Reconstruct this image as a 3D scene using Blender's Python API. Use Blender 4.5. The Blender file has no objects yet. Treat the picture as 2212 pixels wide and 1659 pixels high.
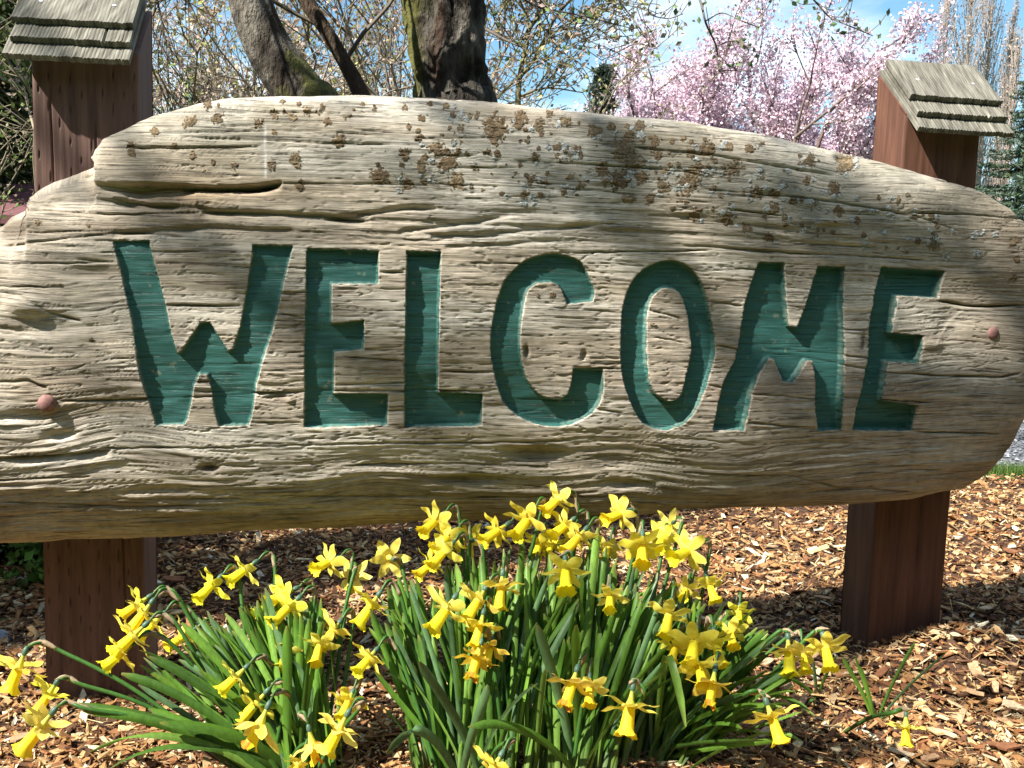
import bpy, math, random
import numpy as np
from mathutils import Vector, Matrix

random.seed(7)
RNG = np.random.default_rng(7)
scene = bpy.context.scene
COL = scene.collection

# ------------------------------------------------------------------ camera, world, sun, exposure
F, CX, CY = 2150.0, 1106.0, 829.5          # traced measurements are in a 2212 x 1659 frame
EYE = np.array([0.0, 0.0, 0.885])
PITCH, ROLL = math.radians(7.0), math.radians(1.4)
_r0 = np.array([1.0, 0, 0]); _f0 = np.array([0, math.cos(PITCH), -math.sin(PITCH)]); _u0 = np.array([0, math.sin(PITCH), math.cos(PITCH)])
RT = _r0*math.cos(ROLL) + _u0*math.sin(ROLL)
UP = _u0*math.cos(ROLL) - _r0*math.sin(ROLL)
FW = _f0
cam = bpy.data.cameras.new('camera'); cam_o = bpy.data.objects.new('camera', cam); COL.objects.link(cam_o)
cam.sensor_width = 36.0; cam.lens = 36.0*F/2212.0; cam.clip_start = 0.05; cam.clip_end = 3000
M = Matrix(((RT[0], UP[0], -FW[0], EYE[0]), (RT[1], UP[1], -FW[1], EYE[1]), (RT[2], UP[2], -FW[2], EYE[2]), (0, 0, 0, 1)))
cam_o.matrix_world = M
scene.camera = cam_o

SUN = np.array([-0.775, -0.495, 1.0]); SUN /= np.linalg.norm(SUN)       # towards the sun
world = bpy.data.worlds.new('World'); scene.world = world; world.use_nodes = True
wn = world.node_tree.nodes; wl = world.node_tree.links; wn.clear()
sky = wn.new('ShaderNodeTexSky'); sky.sky_type = 'NISHITA'; sky.sun_disc = False
sky.sun_elevation = math.asin(SUN[2]); sky.sun_rotation = math.atan2(SUN[0], SUN[1]) % (2*math.pi)
sky.altitude = 0; sky.air_density = 1.0; sky.dust_density = 0.8; sky.ozone_density = 1.0
tcw = wn.new('ShaderNodeTexCoord'); mpw = wn.new('ShaderNodeMapping')
mpw.inputs['Scale'].default_value = (1.0, 1.0, 3.2); mpw.inputs['Location'].default_value = (0.35, 0.0, 0.42)
mpw.inputs['Rotation'].default_value = (0, math.radians(-14), 0)
nzw = wn.new('ShaderNodeTexNoise'); nzw.inputs['Scale'].default_value = 1.9; nzw.inputs['Detail'].default_value = 7; nzw.inputs['Roughness'].default_value = 0.55
nzw.inputs['Distortion'].default_value = 0.4
rpw = wn.new('ShaderNodeValToRGB'); rpw.color_ramp.elements[0].position = 0.47; rpw.color_ramp.elements[1].position = 0.70
mxw = wn.new('ShaderNodeMix'); mxw.data_type = 'RGBA'; mxw.inputs['B'].default_value = (12, 12.4, 12.8, 1)
bgw = wn.new('ShaderNodeBackground'); bgw.inputs['Strength'].default_value = 0.055
outw = wn.new('ShaderNodeOutputWorld')
wl.new(tcw.outputs['Generated'], mpw.inputs[0]); wl.new(mpw.outputs[0], nzw.inputs['Vector']); wl.new(nzw.outputs[0], rpw.inputs[0])
wl.new(rpw.outputs[0], mxw.inputs['Factor']); tnt = wn.new('ShaderNodeMix'); tnt.data_type = 'RGBA'; tnt.blend_type = 'MULTIPLY'; tnt.inputs['Factor'].default_value = 1.0; tnt.inputs['B'].default_value = (0.95, 1.30, 1.38, 1)
wl.new(sky.outputs[0], tnt.inputs['A']); wl.new(tnt.outputs['Result'], mxw.inputs['A']); wl.new(mxw.outputs['Result'], bgw.inputs[0]); wl.new(bgw.outputs[0], outw.inputs[0])

sl = bpy.data.lights.new('sun', 'SUN'); sl.energy = 5.0; sl.angle = math.radians(0.53); sl.color = (1.0, 0.95, 0.87)
sun_o = bpy.data.objects.new('sun', sl); COL.objects.link(sun_o)
sun_o.rotation_euler = Vector(SUN).to_track_quat('Z', 'Y').to_euler()
scene.view_settings.view_transform = 'Standard'; scene.view_settings.look = 'None'
scene.view_settings.gamma = 1.0; scene.view_settings.use_curve_mapping = False
scene.view_settings.exposure = 1.42
scene.render.engine = 'CYCLES'
scene.cycles.max_bounces = 6; scene.cycles.transparent_max_bounces = 8

# ------------------------------------------------------------------ helpers: rays, noise, meshes
def ray(px, py):
    return FW + RT*((px-CX)/F) - UP*((py-CY)/F)
def at(px, py, d):
    return EYE + d*ray(px, py)
def project(P):
    q = P - EYE; z = q @ FW
    return CX + F*(q @ RT)/z, CY - F*(q @ UP)/z
def sstep(a, b, x):
    t = np.clip((x-a)/(b-a), 0, 1); return t*t*(3-2*t)
def _hash(ix, iy, seed):
    h = (ix.astype(np.int64)*374761393 + iy.astype(np.int64)*668265263 + seed*1442695041) & 0xffffffff
    h = ((h ^ (h >> 13))*1274126177) & 0xffffffff
    h = h ^ (h >> 16)
    return (h & 0xffff)/65535.0
def vnoise(x, y, seed=0):
    x = np.asarray(x, float); y = np.asarray(y, float)
    ix = np.floor(x); iy = np.floor(y); fx = x-ix; fy = y-iy
    fx = fx*fx*(3-2*fx); fy = fy*fy*(3-2*fy)
    a = _hash(ix, iy, seed); b = _hash(ix+1, iy, seed); c = _hash(ix, iy+1, seed); d = _hash(ix+1, iy+1, seed)
    return (a+(b-a)*fx)*(1-fy) + (c+(d-c)*fx)*fy - 0.5
def fbm(x, y, o=4, seed=0, g=0.5):
    s = 0; a = 1.0
    for k in range(o):
        s = s + a*vnoise(x*2**k + 17.3*k, y*2**k - 9.1*k, seed+k*13); a *= g
    return s

def mesh_data(name, V, quads=None, tris=None, attrs=None, smooth=True):
    V = np.ascontiguousarray(V, dtype=np.float32).reshape(-1, 3)
    me = bpy.data.meshes.new(name)
    idx = []; starts = []; n = 0
    if quads is not None and len(quads):
        q = np.asarray(quads, dtype=np.int32).reshape(-1, 4); idx.append(q.ravel()); starts.append(np.arange(len(q))*4); n = len(q)*4
    if tris is not None and len(tris):
        t = np.asarray(tris, dtype=np.int32).reshape(-1, 3); idx.append(t.ravel()); starts.append(n + np.arange(len(t))*3)
    idx = np.concatenate(idx); starts = np.concatenate(starts)
    me.vertices.add(len(V)); me.vertices.foreach_set('co', V.ravel())
    me.loops.add(len(idx)); me.loops.foreach_set('vertex_index', idx.astype(np.int32))
    me.polygons.add(len(starts)); me.polygons.foreach_set('loop_start', starts.astype(np.int32))
    me.polygons.foreach_set('use_smooth', np.full(len(starts), smooth))
    if attrs:
        for k, a in attrs.items():
            a = np.asarray(a, dtype=np.float32)
            if a.ndim == 1:
                at_ = me.attributes.new(k, 'FLOAT', 'POINT'); at_.data.foreach_set('value', a)
            else:
                if a.shape[1] == 3: a = np.concatenate([a, np.ones((len(a), 1), np.float32)], 1)
                at_ = me.attributes.new(k, 'FLOAT_COLOR', 'POINT'); at_.data.foreach_set('color', a.ravel())
    me.update(calc_edges=True)
    return me
def link(name, me, mat=None, parent=None, **props):
    o = bpy.data.objects.new(name, me); COL.objects.link(o)
    if mat is not None and me is not None and len(me.materials) == 0: me.materials.append(mat)
    if parent is not None: o.parent = parent
    for k, v in props.items(): o[k] = v
    return o
def obj(name, V, quads=None, tris=None, mat=None, parent=None, attrs=None, smooth=True, **props):
    return link(name, mesh_data(name, V, quads, tris, attrs, smooth), mat, parent, **props)
def empty(name, loc=(0, 0, 0), **props):
    o = bpy.data.objects.new(name, None); COL.objects.link(o); o.location = loc; o.empty_display_size = 0.05
    for k, v in props.items(): o[k] = v
    return o
def sub(V, loc):
    return np.asarray(V) - np.asarray(loc)

class Bag:
    """collects vertices, quads, colours"""
    def __init__(s): s.V = []; s.Q = []; s.T = []; s.C = []; s.n = 0
    def add(s, V, Q=None, T=None, C=None):
        V = np.asarray(V, float); s.V.append(V)
        if Q is not None and len(Q): s.Q.append(np.asarray(Q)+s.n)
        if T is not None and len(T): s.T.append(np.asarray(T)+s.n)
        if C is not None: s.C.append(np.broadcast_to(C, (len(V), 3)))
        s.n += len(V)
    def get(s, loc=(0, 0, 0)):
        V = np.concatenate(s.V)-np.asarray(loc)
        return dict(V=V, quads=np.concatenate(s.Q) if s.Q else None, tris=np.concatenate(s.T) if s.T else None,
                    attrs={'col': np.concatenate(s.C)} if s.C else None)

def frame(t):
    t = t/ (np.linalg.norm(t)+1e-9)
    a = np.array([0, 0, 1.0]) if abs(t[2]) < 0.9 else np.array([1.0, 0, 0])
    x = np.cross(a, t); x /= np.linalg.norm(x); return x, np.cross(t, x), t
def tube(P, R, k=6, close=True, bump=0.0, seed=0):
    P = np.asarray(P, float); n = len(P); R = np.broadcast_to(np.asarray(R, float), (n,))
    T = np.gradient(P, axis=0); T /= np.linalg.norm(T, axis=1)[:, None]+1e-9
    x, y, _ = frame(T[0]); ang = np.arange(k)*2*math.pi/k
    V = np.zeros((n, k, 3))
    for i in range(n):
        x = x - T[i]*(x@T[i]); x /= np.linalg.norm(x)+1e-9; y = np.cross(T[i], x)
        V[i] = P[i] + R[i]*(np.cos(ang)[:, None]*x + np.sin(ang)[:, None]*y)
    i, j = np.meshgrid(np.arange(n-1), np.arange(k), indexing='ij'); j2 = (j+1) % k
    Q = np.stack([i*k+j, i*k+j2, (i+1)*k+j2, (i+1)*k+j], -1).reshape(-1, 4)
    T_ = []
    if close:
        V = np.concatenate([V.reshape(-1, 3), P[:1], P[-1:]]); a = n*k; b = a+1
        for q in range(k):
            T_.append((a, (q+1) % k, q)); T_.append((b, (n-1)*k+q, (n-1)*k+(q+1) % k))
    return V.reshape(-1, 3), Q, T_
def catmull(P, m=8):
    P = np.asarray(P, float); out = []
    Q = np.concatenate([[2*P[0]-P[1]], P, [2*P[-1]-P[-2]]])
    for i in range(1, len(Q)-2):
        for s in np.arange(m)/m:
            p0, p1, p2, p3 = Q[i-1], Q[i], Q[i+1], Q[i+2]
            out.append(0.5*((2*p1)+(-p0+p2)*s+(2*p0-5*p1+4*p2-p3)*s*s+(-p0+3*p1-3*p2+p3)*s**3))
    out.append(P[-1]); return np.array(out)
def box(x0, x1, y0, y1, z0, z1):
    V = np.array([(x, y, z) for z in (z0, z1) for y in (y0, y1) for x in (x0, x1)], float)
    Q = [(0, 2, 3, 1), (4, 5, 7, 6), (0, 1, 5, 4), (2, 6, 7, 3), (0, 4, 6, 2), (1, 3, 7, 5)]
    return V, Q

# ------------------------------------------------------------------ materials
def newmat(name):
    m = bpy.data.materials.new(name); m.use_nodes = True; nt = m.node_tree
    b = nt.nodes['Principled BSDF']; return m, nt, b
def N(nt, t, **kw):
    n = nt.nodes.new(t)
    for k, v in kw.items():
        if k in n.inputs: n.inputs[k].default_value = v
        else: setattr(n, k, v)
    return n
def noise_bump(nt, b, scale, stren, dist=0.002, stretch=(1, 1, 1), coord='Object', detail=4, also=None):
    tc = N(nt, 'ShaderNodeTexCoord'); mp = N(nt, 'ShaderNodeMapping'); mp.inputs['Scale'].default_value = stretch
    nz = N(nt, 'ShaderNodeTexNoise'); nz.inputs['Scale'].default_value = scale; nz.inputs['Detail'].default_value = detail
    nz.inputs['Roughness'].default_value = 0.65
    bp = N(nt, 'ShaderNodeBump'); bp.inputs['Strength'].default_value = stren; bp.inputs['Distance'].default_value = dist
    nt.links.new(tc.outputs[coord], mp.inputs[0]); nt.links.new(mp.outputs[0], nz.inputs['Vector'])
    nt.links.new(nz.outputs[0], bp.inputs['Height']); nt.links.new(bp.outputs[0], b.inputs['Normal'])
    return nz, bp
def ramp_mat(name, cols, scale=20, stretch=(1, 1, 1), rough=0.8, bump=0.4, dist=0.002, spec=0.3, detail=6):
    m, nt, b = newmat(name); nz, bp = noise_bump(nt, b, scale, bump, dist, stretch, detail=detail)
    r = N(nt, 'ShaderNodeValToRGB'); e = r.color_ramp.elements
    e[0].position = 0.3; e[0].color = (*cols[0], 1); e[1].position = 0.7; e[1].color = (*cols[-1], 1)
    for i, c in enumerate(cols[1:-1]):
        q = e.new(0.3+0.4*(i+1)/(len(cols)-1)); q.color = (*c, 1)
    nt.links.new(nz.outputs[0], r.inputs[0]); nt.links.new(r.outputs[0], b.inputs['Base Color'])
    b.inputs['Roughness'].default_value = rough; b.inputs['Specular IOR Level'].default_value = spec
    return m
def col_mat(name, rough=0.7, bump=0.3, scale=150, dist=0.001, spec=0.3, transl=0.0, stretch=(1, 1, 1), vary=0.3):
    """base colour from the piece's own 'col' attribute, broken up by noise"""
    m, nt, b = newmat(name); nz, bp = noise_bump(nt, b, scale, bump, dist, stretch)
    a = N(nt, 'ShaderNodeAttribute', attribute_name='col')
    mr = N(nt, 'ShaderNodeMapRange'); mr.inputs['To Min'].default_value = 1-vary; mr.inputs['To Max'].default_value = 1+vary
    mr.inputs['From Min'].default_value = 0.3; mr.inputs['From Max'].default_value = 0.7
    nt.links.new(nz.outputs[0], mr.inputs[0])
    vm = N(nt, 'ShaderNodeVectorMath', operation='SCALE'); nt.links.new(a.outputs['Color'], vm.inputs[0]); nt.links.new(mr.outputs[0], vm.inputs['Scale'])
    nt.links.new(vm.outputs[0], b.inputs['Base Color'])
    b.inputs['Roughness'].default_value = rough; b.inputs['Specular IOR Level'].default_value = spec
    if transl > 0:
        tr = N(nt, 'ShaderNodeBsdfTranslucent'); mx = N(nt, 'ShaderNodeMixShader'); mx.inputs[0].default_value = transl
        nt.links.new(vm.outputs[0], tr.inputs[0]); nt.links.new(b.outputs[0], mx.inputs[1]); nt.links.new(tr.outputs[0], mx.inputs[2])
        nt.links.new(mx.outputs[0], nt.nodes['Material Output'].inputs[0])
    return m

MAT = {}
def wood_sign_mat():
    m, nt, b = newmat('weathered_driftwood')
    L = nt.links.new
    tc = N(nt, 'ShaderNodeTexCoord')
    a = N(nt, 'ShaderNodeAttribute', attribute_name='col')
    sd = N(nt, 'ShaderNodeAttribute', attribute_name='sdf')
    gv = N(nt, 'ShaderNodeAttribute', attribute_name='grain')     # grain line coordinate (x along, y across)
    nz = N(nt, 'ShaderNodeTexNoise'); nz.inputs['Scale'].default_value = 1.0; nz.inputs['Detail'].default_value = 5; nz.inputs['Roughness'].default_value = 0.7
    mp = N(nt, 'ShaderNodeMapping'); mp.inputs['Scale'].default_value = (13, 540, 1)
    L(gv.outputs['Vector'], mp.inputs[0]); L(mp.outputs[0], nz.inputs['Vector'])
    n2 = N(nt, 'ShaderNodeTexNoise'); n2.inputs['Scale'].default_value = 60; n2.inputs['Detail'].default_value = 4
    L(tc.outputs['Object'], n2.inputs['Vector'])
    n3 = N(nt, 'ShaderNodeTexNoise'); n3.inputs['Scale'].default_value = 1; n3.inputs['Detail'].default_value = 5
    mp3 = N(nt, 'ShaderNodeMapping'); mp3.inputs['Scale'].default_value = (5, 70, 1); L(gv.outputs['Vector'], mp3.inputs[0]); L(mp3.outputs[0], n3.inputs['Vector'])
    # wood tone
    mr = N(nt, 'ShaderNodeMapRange'); mr.inputs['From Min'].default_value = 0.33; mr.inputs['From Max'].default_value = 0.62
    mr.inputs['To Min'].default_value = 0.60; mr.inputs['To Max'].default_value = 1.18; L(nz.outputs[0], mr.inputs[0])
    mr3 = N(nt, 'ShaderNodeMapRange'); mr3.inputs['From Min'].default_value = 0.3; mr3.inputs['From Max'].default_value = 0.7
    mr3.inputs['To Min'].default_value = 0.78; mr3.inputs['To Max'].default_value = 1.14; L(n3.outputs[0], mr3.inputs[0])
    mu = N(nt, 'ShaderNodeMath', operation='MULTIPLY'); L(mr.outputs[0], mu.inputs[0]); L(mr3.outputs[0], mu.inputs[1])
    n2c = N(nt, 'ShaderNodeMapRange'); n2c.inputs['From Min'].default_value = .3; n2c.inputs['From Max'].default_value = .7; n2c.inputs['To Min'].default_value = .86; n2c.inputs['To Max'].default_value = 1.12; L(n2.outputs[0], n2c.inputs[0]); mu2 = N(nt, 'ShaderNodeMath', operation='MULTIPLY'); L(mu.outputs[0], mu2.inputs[0]); L(n2c.outputs[0], mu2.inputs[1]); mu = mu2
    vm = N(nt, 'ShaderNodeVectorMath', operation='SCALE'); L(a.outputs['Color'], vm.inputs[0]); L(mu.outputs[0], vm.inputs['Scale'])
    # short dark checks following the grain
    n4 = N(nt, 'ShaderNodeTexNoise'); n4.inputs['Scale'].default_value = 1; n4.inputs['Detail'].default_value = 4; n4.inputs['Roughness'].default_value = 0.6
    mp4 = N(nt, 'ShaderNodeMapping'); mp4.inputs['Scale'].default_value = (8, 270, 1); mp4.inputs['Location'].default_value = (3, 7, 0)
    L(gv.outputs['Vector'], mp4.inputs[0]); L(mp4.outputs[0], n4.inputs['Vector'])
    ck = N(nt, 'ShaderNodeMapRange'); ck.inputs['From Min'].default_value = 0.36; ck.inputs['From Max'].default_value = 0.42; ck.inputs['To Min'].default_value = 0.0; ck.inputs['To Max'].default_value = 1.0
    L(n4.outputs[0], ck.inputs[0])
    ckc = N(nt, 'ShaderNodeMapRange'); ckc.inputs['To Min'].default_value = 0.45; ckc.inputs['To Max'].default_value = 1.0; L(ck.outputs[0], ckc.inputs[0])
    vm0 = vm; vm = N(nt, 'ShaderNodeVectorMath', operation='SCALE'); L(vm0.outputs[0], vm.inputs[0]); L(ckc.outputs[0], vm.inputs['Scale'])
    # paint: thick green with worn streaks
    rp = N(nt, 'ShaderNodeValToRGB'); e = rp.color_ramp.elements
    e[0].position = 0.22; e[0].color = (0.020, 0.068, 0.062, 1); e[1].position = 0.85; e[1].color = (0.070, 0.205, 0.180, 1)
    q = e.new(0.5); q.color = (0.040, 0.138, 0.120, 1); L(nz.outputs[0], rp.inputs[0])
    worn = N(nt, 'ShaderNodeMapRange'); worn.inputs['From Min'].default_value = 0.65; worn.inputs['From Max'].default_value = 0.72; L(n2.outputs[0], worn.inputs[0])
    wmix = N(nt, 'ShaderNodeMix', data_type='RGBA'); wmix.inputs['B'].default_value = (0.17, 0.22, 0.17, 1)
    wl1 = N(nt, 'ShaderNodeMapRange'); wl1.inputs['From Min'].default_value = -4.2; wl1.inputs['From Max'].default_value = -1.5; wl1.inputs['To Max'].default_value = 0.75  # recess walls paled: worn paint plus a painted-in sun highlight
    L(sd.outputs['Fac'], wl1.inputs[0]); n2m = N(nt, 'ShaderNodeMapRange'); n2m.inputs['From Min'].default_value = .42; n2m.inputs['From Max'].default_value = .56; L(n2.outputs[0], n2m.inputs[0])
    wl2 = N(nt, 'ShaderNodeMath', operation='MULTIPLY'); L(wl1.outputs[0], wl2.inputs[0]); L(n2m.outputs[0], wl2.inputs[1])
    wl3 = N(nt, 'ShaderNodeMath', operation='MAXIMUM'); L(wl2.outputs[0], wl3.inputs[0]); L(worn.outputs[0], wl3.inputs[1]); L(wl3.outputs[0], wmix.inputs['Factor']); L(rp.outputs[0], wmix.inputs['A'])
    # edge: paint boundary with a scruffy pale lip
    ad = N(nt, 'ShaderNodeMath', operation='MULTIPLY_ADD'); ad.inputs[1].default_value = 2.6; L(n2.outputs[0], ad.inputs[0]); L(sd.outputs['Fac'], ad.inputs[2])
    isg = N(nt, 'ShaderNodeMath', operation='LESS_THAN'); isg.inputs[1].default_value = 0.95; L(ad.outputs[0], isg.inputs[0])
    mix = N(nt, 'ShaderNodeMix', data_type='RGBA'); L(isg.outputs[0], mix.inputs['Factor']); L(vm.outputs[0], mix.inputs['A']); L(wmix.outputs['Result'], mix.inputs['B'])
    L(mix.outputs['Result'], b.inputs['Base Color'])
    ro = N(nt, 'ShaderNodeMapRange'); ro.inputs['To Min'].default_value = 0.85; ro.inputs['To Max'].default_value = 0.42; L(isg.outputs[0], ro.inputs[0]); L(ro.outputs[0], b.inputs['Roughness'])
    b.inputs['Specular IOR Level'].default_value = 0.35
    bs = N(nt, 'ShaderNodeMapRange'); bs.inputs['To Min'].default_value = 0.9; bs.inputs['To Max'].default_value = 0.42; L(isg.outputs[0], bs.inputs[0])
    bp = N(nt, 'ShaderNodeBump'); bp.inputs['Distance'].default_value = 0.0026; L(nz.outputs[0], bp.inputs['Height']); L(bs.outputs[0], bp.inputs['Strength'])
    bpc = N(nt, 'ShaderNodeBump'); bpc.inputs['Distance'].default_value = 0.0022; bpc.inputs['Strength'].default_value = 0.8
    L(ck.outputs[0], bpc.inputs['Height']); L(bp.outputs[0], bpc.inputs['Normal']); bp = bpc
    bp2 = N(nt, 'ShaderNodeBump'); bp2.inputs['Distance'].default_value = 0.0012; bp2.inputs['Strength'].default_value = 0.35
    L(n2.outputs[0], bp2.inputs['Height']); L(bp.outputs[0], bp2.inputs['Normal']); L(bp2.outputs[0], b.inputs['Normal'])
    return m
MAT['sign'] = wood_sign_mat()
MAT['lichen'] = col_mat('lichen_crust', rough=0.95, bump=0.9, scale=300, dist=0.0015, vary=0.6)
MAT['post'] = ramp_mat('maroon_stained_post', [(0.075, 0.043, 0.034), (0.130, 0.075, 0.060), (0.185, 0.105, 0.086)], scale=4, stretch=(14, 14, 1.0), rough=0.6, bump=0.35, dist=0.0015)
MAT['post2'] = ramp_mat('russet_stained_post', [(0.065, 0.030, 0.019), (0.118, 0.055, 0.036), (0.175, 0.080, 0.050)], scale=4, stretch=(14, 14, 1.0), rough=0.55, bump=0.35, dist=0.0015)
MAT['roof'] = ramp_mat('weathered_grey_board', [(0.05, 0.047, 0.036), (0.15, 0.142, 0.115), (0.27, 0.26, 0.215)], scale=9, stretch=(12, 1.2, 1.2), rough=0.9, bump=0.6, dist=0.002)
MAT['nail'] = ramp_mat('galvanised_nail', [(0.35, 0.36, 0.36), (0.5, 0.5, 0.5)], scale=50, rough=0.4, bump=0.1)
MAT['bolt'] = ramp_mat('faded_maroon_bolt_paint', [(0.16, 0.075, 0.06), (0.30, 0.165, 0.15)], scale=90, rough=0.7, bump=0.5, dist=0.001)
MAT['chip'] = col_mat('wood_chip', rough=0.85, bump=0.6, scale=120, dist=0.001, vary=0.35)
MAT['petal'] = col_mat('daffodil_yellow', rough=0.55, bump=0.25, scale=220, dist=0.0006, spec=0.25, transl=0.32, vary=0.08)
MAT['leaf'] = col_mat('daffodil_green', rough=0.42, bump=0.3, scale=160, dist=0.0005, spec=0.40, transl=0.38, stretch=(1, 1, .2), vary=0.22)
MAT['papery'] = col_mat('papery_spathe', rough=0.8, bump=0.5, scale=200, transl=0.25, vary=0.3)
MAT['bark'] = col_mat('bark', rough=0.95, bump=1.0, scale=42, dist=0.035, stretch=(1, 1, 0.35), vary=0.5)
MAT['twig'] = col_mat('twig', rough=0.9, bump=0.2, scale=40, vary=0.3)
MAT['foliage'] = col_mat('foliage', rough=0.65, bump=0.1, scale=6, transl=0.28, vary=0.35)
MAT['grassm'] = col_mat('grass', rough=0.6, bump=0.1, scale=30, transl=0.25, vary=0.3)

# ------------------------------------------------------------------ ground
def gh(x, y):
    x = np.asarray(x, float); y = np.asarray(y, float)
    z = 0.026*np.clip(x, -1.6, 1.6)*(1-sstep(3.8, 4.6, y))
    near = (1-sstep(4.0, 4.6, y))
    z = z + near*(0.05*fbm(x*1.6+3, y*1.6, 3, 5)*sstep(1.2, 2.2, np.hypot(x, y-0.3)) + 0.018*fbm(x*9, y*9, 3, 9))
    z = z + 0.075*np.exp(-((x-1.02)**2/.022+(y-2.12)**2/0.014)) + 0.03*np.exp(-((x+1.05)**2+(y-2.0)**2)/0.05)
    return z
def grid(x0, x1, y0, y1, nx, ny, hf):
    X, Y = np.meshgrid(np.linspace(x0, x1, nx), np.linspace(y0, y1, ny)); Z = hf(X, Y)
    V = np.stack([X, Y, Z], -1).reshape(-1, 3); i, j = np.meshgrid(np.arange(ny-1), np.arange(nx-1), indexing='ij')
    Q = np.stack([i*nx+j, i*nx+j+1, (i+1)*nx+j+1, (i+1)*nx+j], -1).reshape(-1, 4); return V, Q
grass_ground = ramp_mat('lawn', [(0.03, 0.06, 0.012), (0.06, 0.11, 0.02), (0.10, 0.14, 0.035)], scale=14, rough=0.9, bump=0.6, dist=0.03)
V, Q = grid(-400, 400, -400, 800, 9, 13, lambda x, y: x*0-0.05)
obj('ground', V, Q, mat=grass_ground, kind='structure')
mulch_m = ramp_mat('mulch_soil', [(0.016, 0.008, 0.005), (0.055, 0.026, 0.014), (0.13, 0.075, 0.04)], scale=60, rough=0.95, bump=1.0, dist=0.01)
V, Q = grid(-3.4, 3.6, 0.3, 4.35, 200, 120, gh)
edge = np.clip((4.35+0.10*np.sin(V[:, 0]*3)-V[:, 1])/0.12, 0, 1); V[:, 2] = V[:, 2]*edge - 0.06*(1-edge)
obj('mulch_bed', V, Q, mat=mulch_m, kind='structure')
grav_m, nt, b = newmat('gravel')
vz = N(nt, 'ShaderNodeTexVoronoi'); vz.inputs['Scale'].default_value = 55; tc = N(nt, 'ShaderNodeTexCoord'); nt.links.new(tc.outputs['Object'], vz.inputs['Vector'])
rp = N(nt, 'ShaderNodeValToRGB'); rp.color_ramp.elements[0].color = (0.05, 0.055, 0.065, 1); rp.color_ramp.elements[1].color = (0.20, 0.205, 0.22, 1)
nt.links.new(vz.outputs['Color'], rp.inputs[0]); nt.links.new(rp.outputs[0], b.inputs['Base Color'])
bp = N(nt, 'ShaderNodeBump'); bp.inputs['Distance'].default_value = 0.02; bp.inputs['Strength'].default_value = 1; nt.links.new(vz.outputs['Distance'], bp.inputs['Height']); nt.links.new(bp.outputs[0], b.inputs['Normal'])
b.inputs['Roughness'].default_value = 0.9
V, Q = grid(-0.5, 14, 4.62, 7.2, 60, 20, lambda x, y: -0.03+0.01*vnoise(x*3, y*3, 4))
obj('gravel_drive', V, Q, mat=grav_m, kind='structure')
# loose stones of the drive
g = Bag(); n = 5000
P = np.stack([RNG.uniform(1.5, 5.2, n), RNG.uniform(4.64, 7.1, n), np.full(n, -0.022)], -1); R = RNG.uniform(0.006, 0.016, n)
octv = np.array([(1, 0, 0), (-1, 0, 0), (0, 1, 0), (0, -1, 0), (0, 0, 1), (0, 0, -1)], float)*[1, 1, .7]
octf = np.array([(0, 2, 4), (2, 1, 4), (1, 3, 4), (3, 0, 4), (2, 0, 5), (1, 2, 5), (3, 1, 5), (0, 3, 5)])
th = RNG.uniform(0, 6.28, n); c, s = np.cos(th), np.sin(th)
rot = np.stack([np.stack([c, -s, c*0], -1), np.stack([s, c, c*0], -1), np.stack([c*0, c*0, c*0+1], -1)], 1)
VV = np.einsum('nij,kj->nki', rot, octv)*(R[:, None, None]*RNG.uniform(.7, 1.3, (n, 6, 1))) + P[:, None]
TT = octf[None]+(np.arange(n)*6)[:, None, None]
cc = np.repeat((RNG.uniform(0.05, 0.30, n)[:, None]*np.array([.95, 1, 1.08])), 6, 0)
obj('gravel', VV.reshape(-1, 3), tris=TT.reshape(-1, 3), mat=MAT['chip'], attrs={'col': cc}, smooth=False, kind='stuff',
    label='grey gravel of the drive beyond the mulch bed', category='gravel')

def blades(n, xs, ys, h0, h1, w, zf, cols):
    x = xs(n); y = ys(n); z = zf(x, y); h = RNG.uniform(h0, h1, n); a = RNG.uniform(0, 6.28, n); lean = RNG.uniform(0.0, 0.6, n)*h
    b = RNG.uniform(0, 6.28, n)
    dx = np.cos(a)*w; dy = np.sin(a)*w
    V = np.stack([np.stack([x-dx, y-dy, z-0.01], -1), np.stack([x+dx, y+dy, z-0.01], -1), np.stack([x+np.cos(b)*lean, y+np.sin(b)*lean, z+h], -1)], 1)
    c = cols[RNG.integers(0, len(cols), n)]*RNG.uniform(.7, 1.3, (n, 1))
    return V.reshape(-1, 3), np.arange(3*n).reshape(-1, 3), np.repeat(c, 3, 0)
GC = np.array([(0.06, 0.13, 0.02), (0.09, 0.17, 0.03), (0.14, 0.19, 0.05), (0.04, 0.09, 0.015)])
V, T, c = blades(16000, lambda n: RNG.uniform(1.6, 4.2, n), lambda n: RNG.normal(4.50, 0.07, n), 0.02, 0.075, 0.003, lambda x, y: y*0-0.045, GC)
obj('grass_verge', V, tris=T, mat=MAT['grassm'], attrs={'col': c}, kind='stuff', label='narrow green grass strip between mulch and gravel drive', category='grass')
V, T, c = blades(26000, lambda n: RNG.uniform(2.5, 9, n), lambda n: 7.2+RNG.exponential(2.6, n), 0.05, 0.22, 0.010, lambda x, y: y*0-0.05, GC*1.3)
obj('lawn_grass', V, tris=T, mat=MAT['grassm'], attrs={'col': c}, kind='stuff', label='bright tufted grass on the far side of the drive', category='grass')

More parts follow.
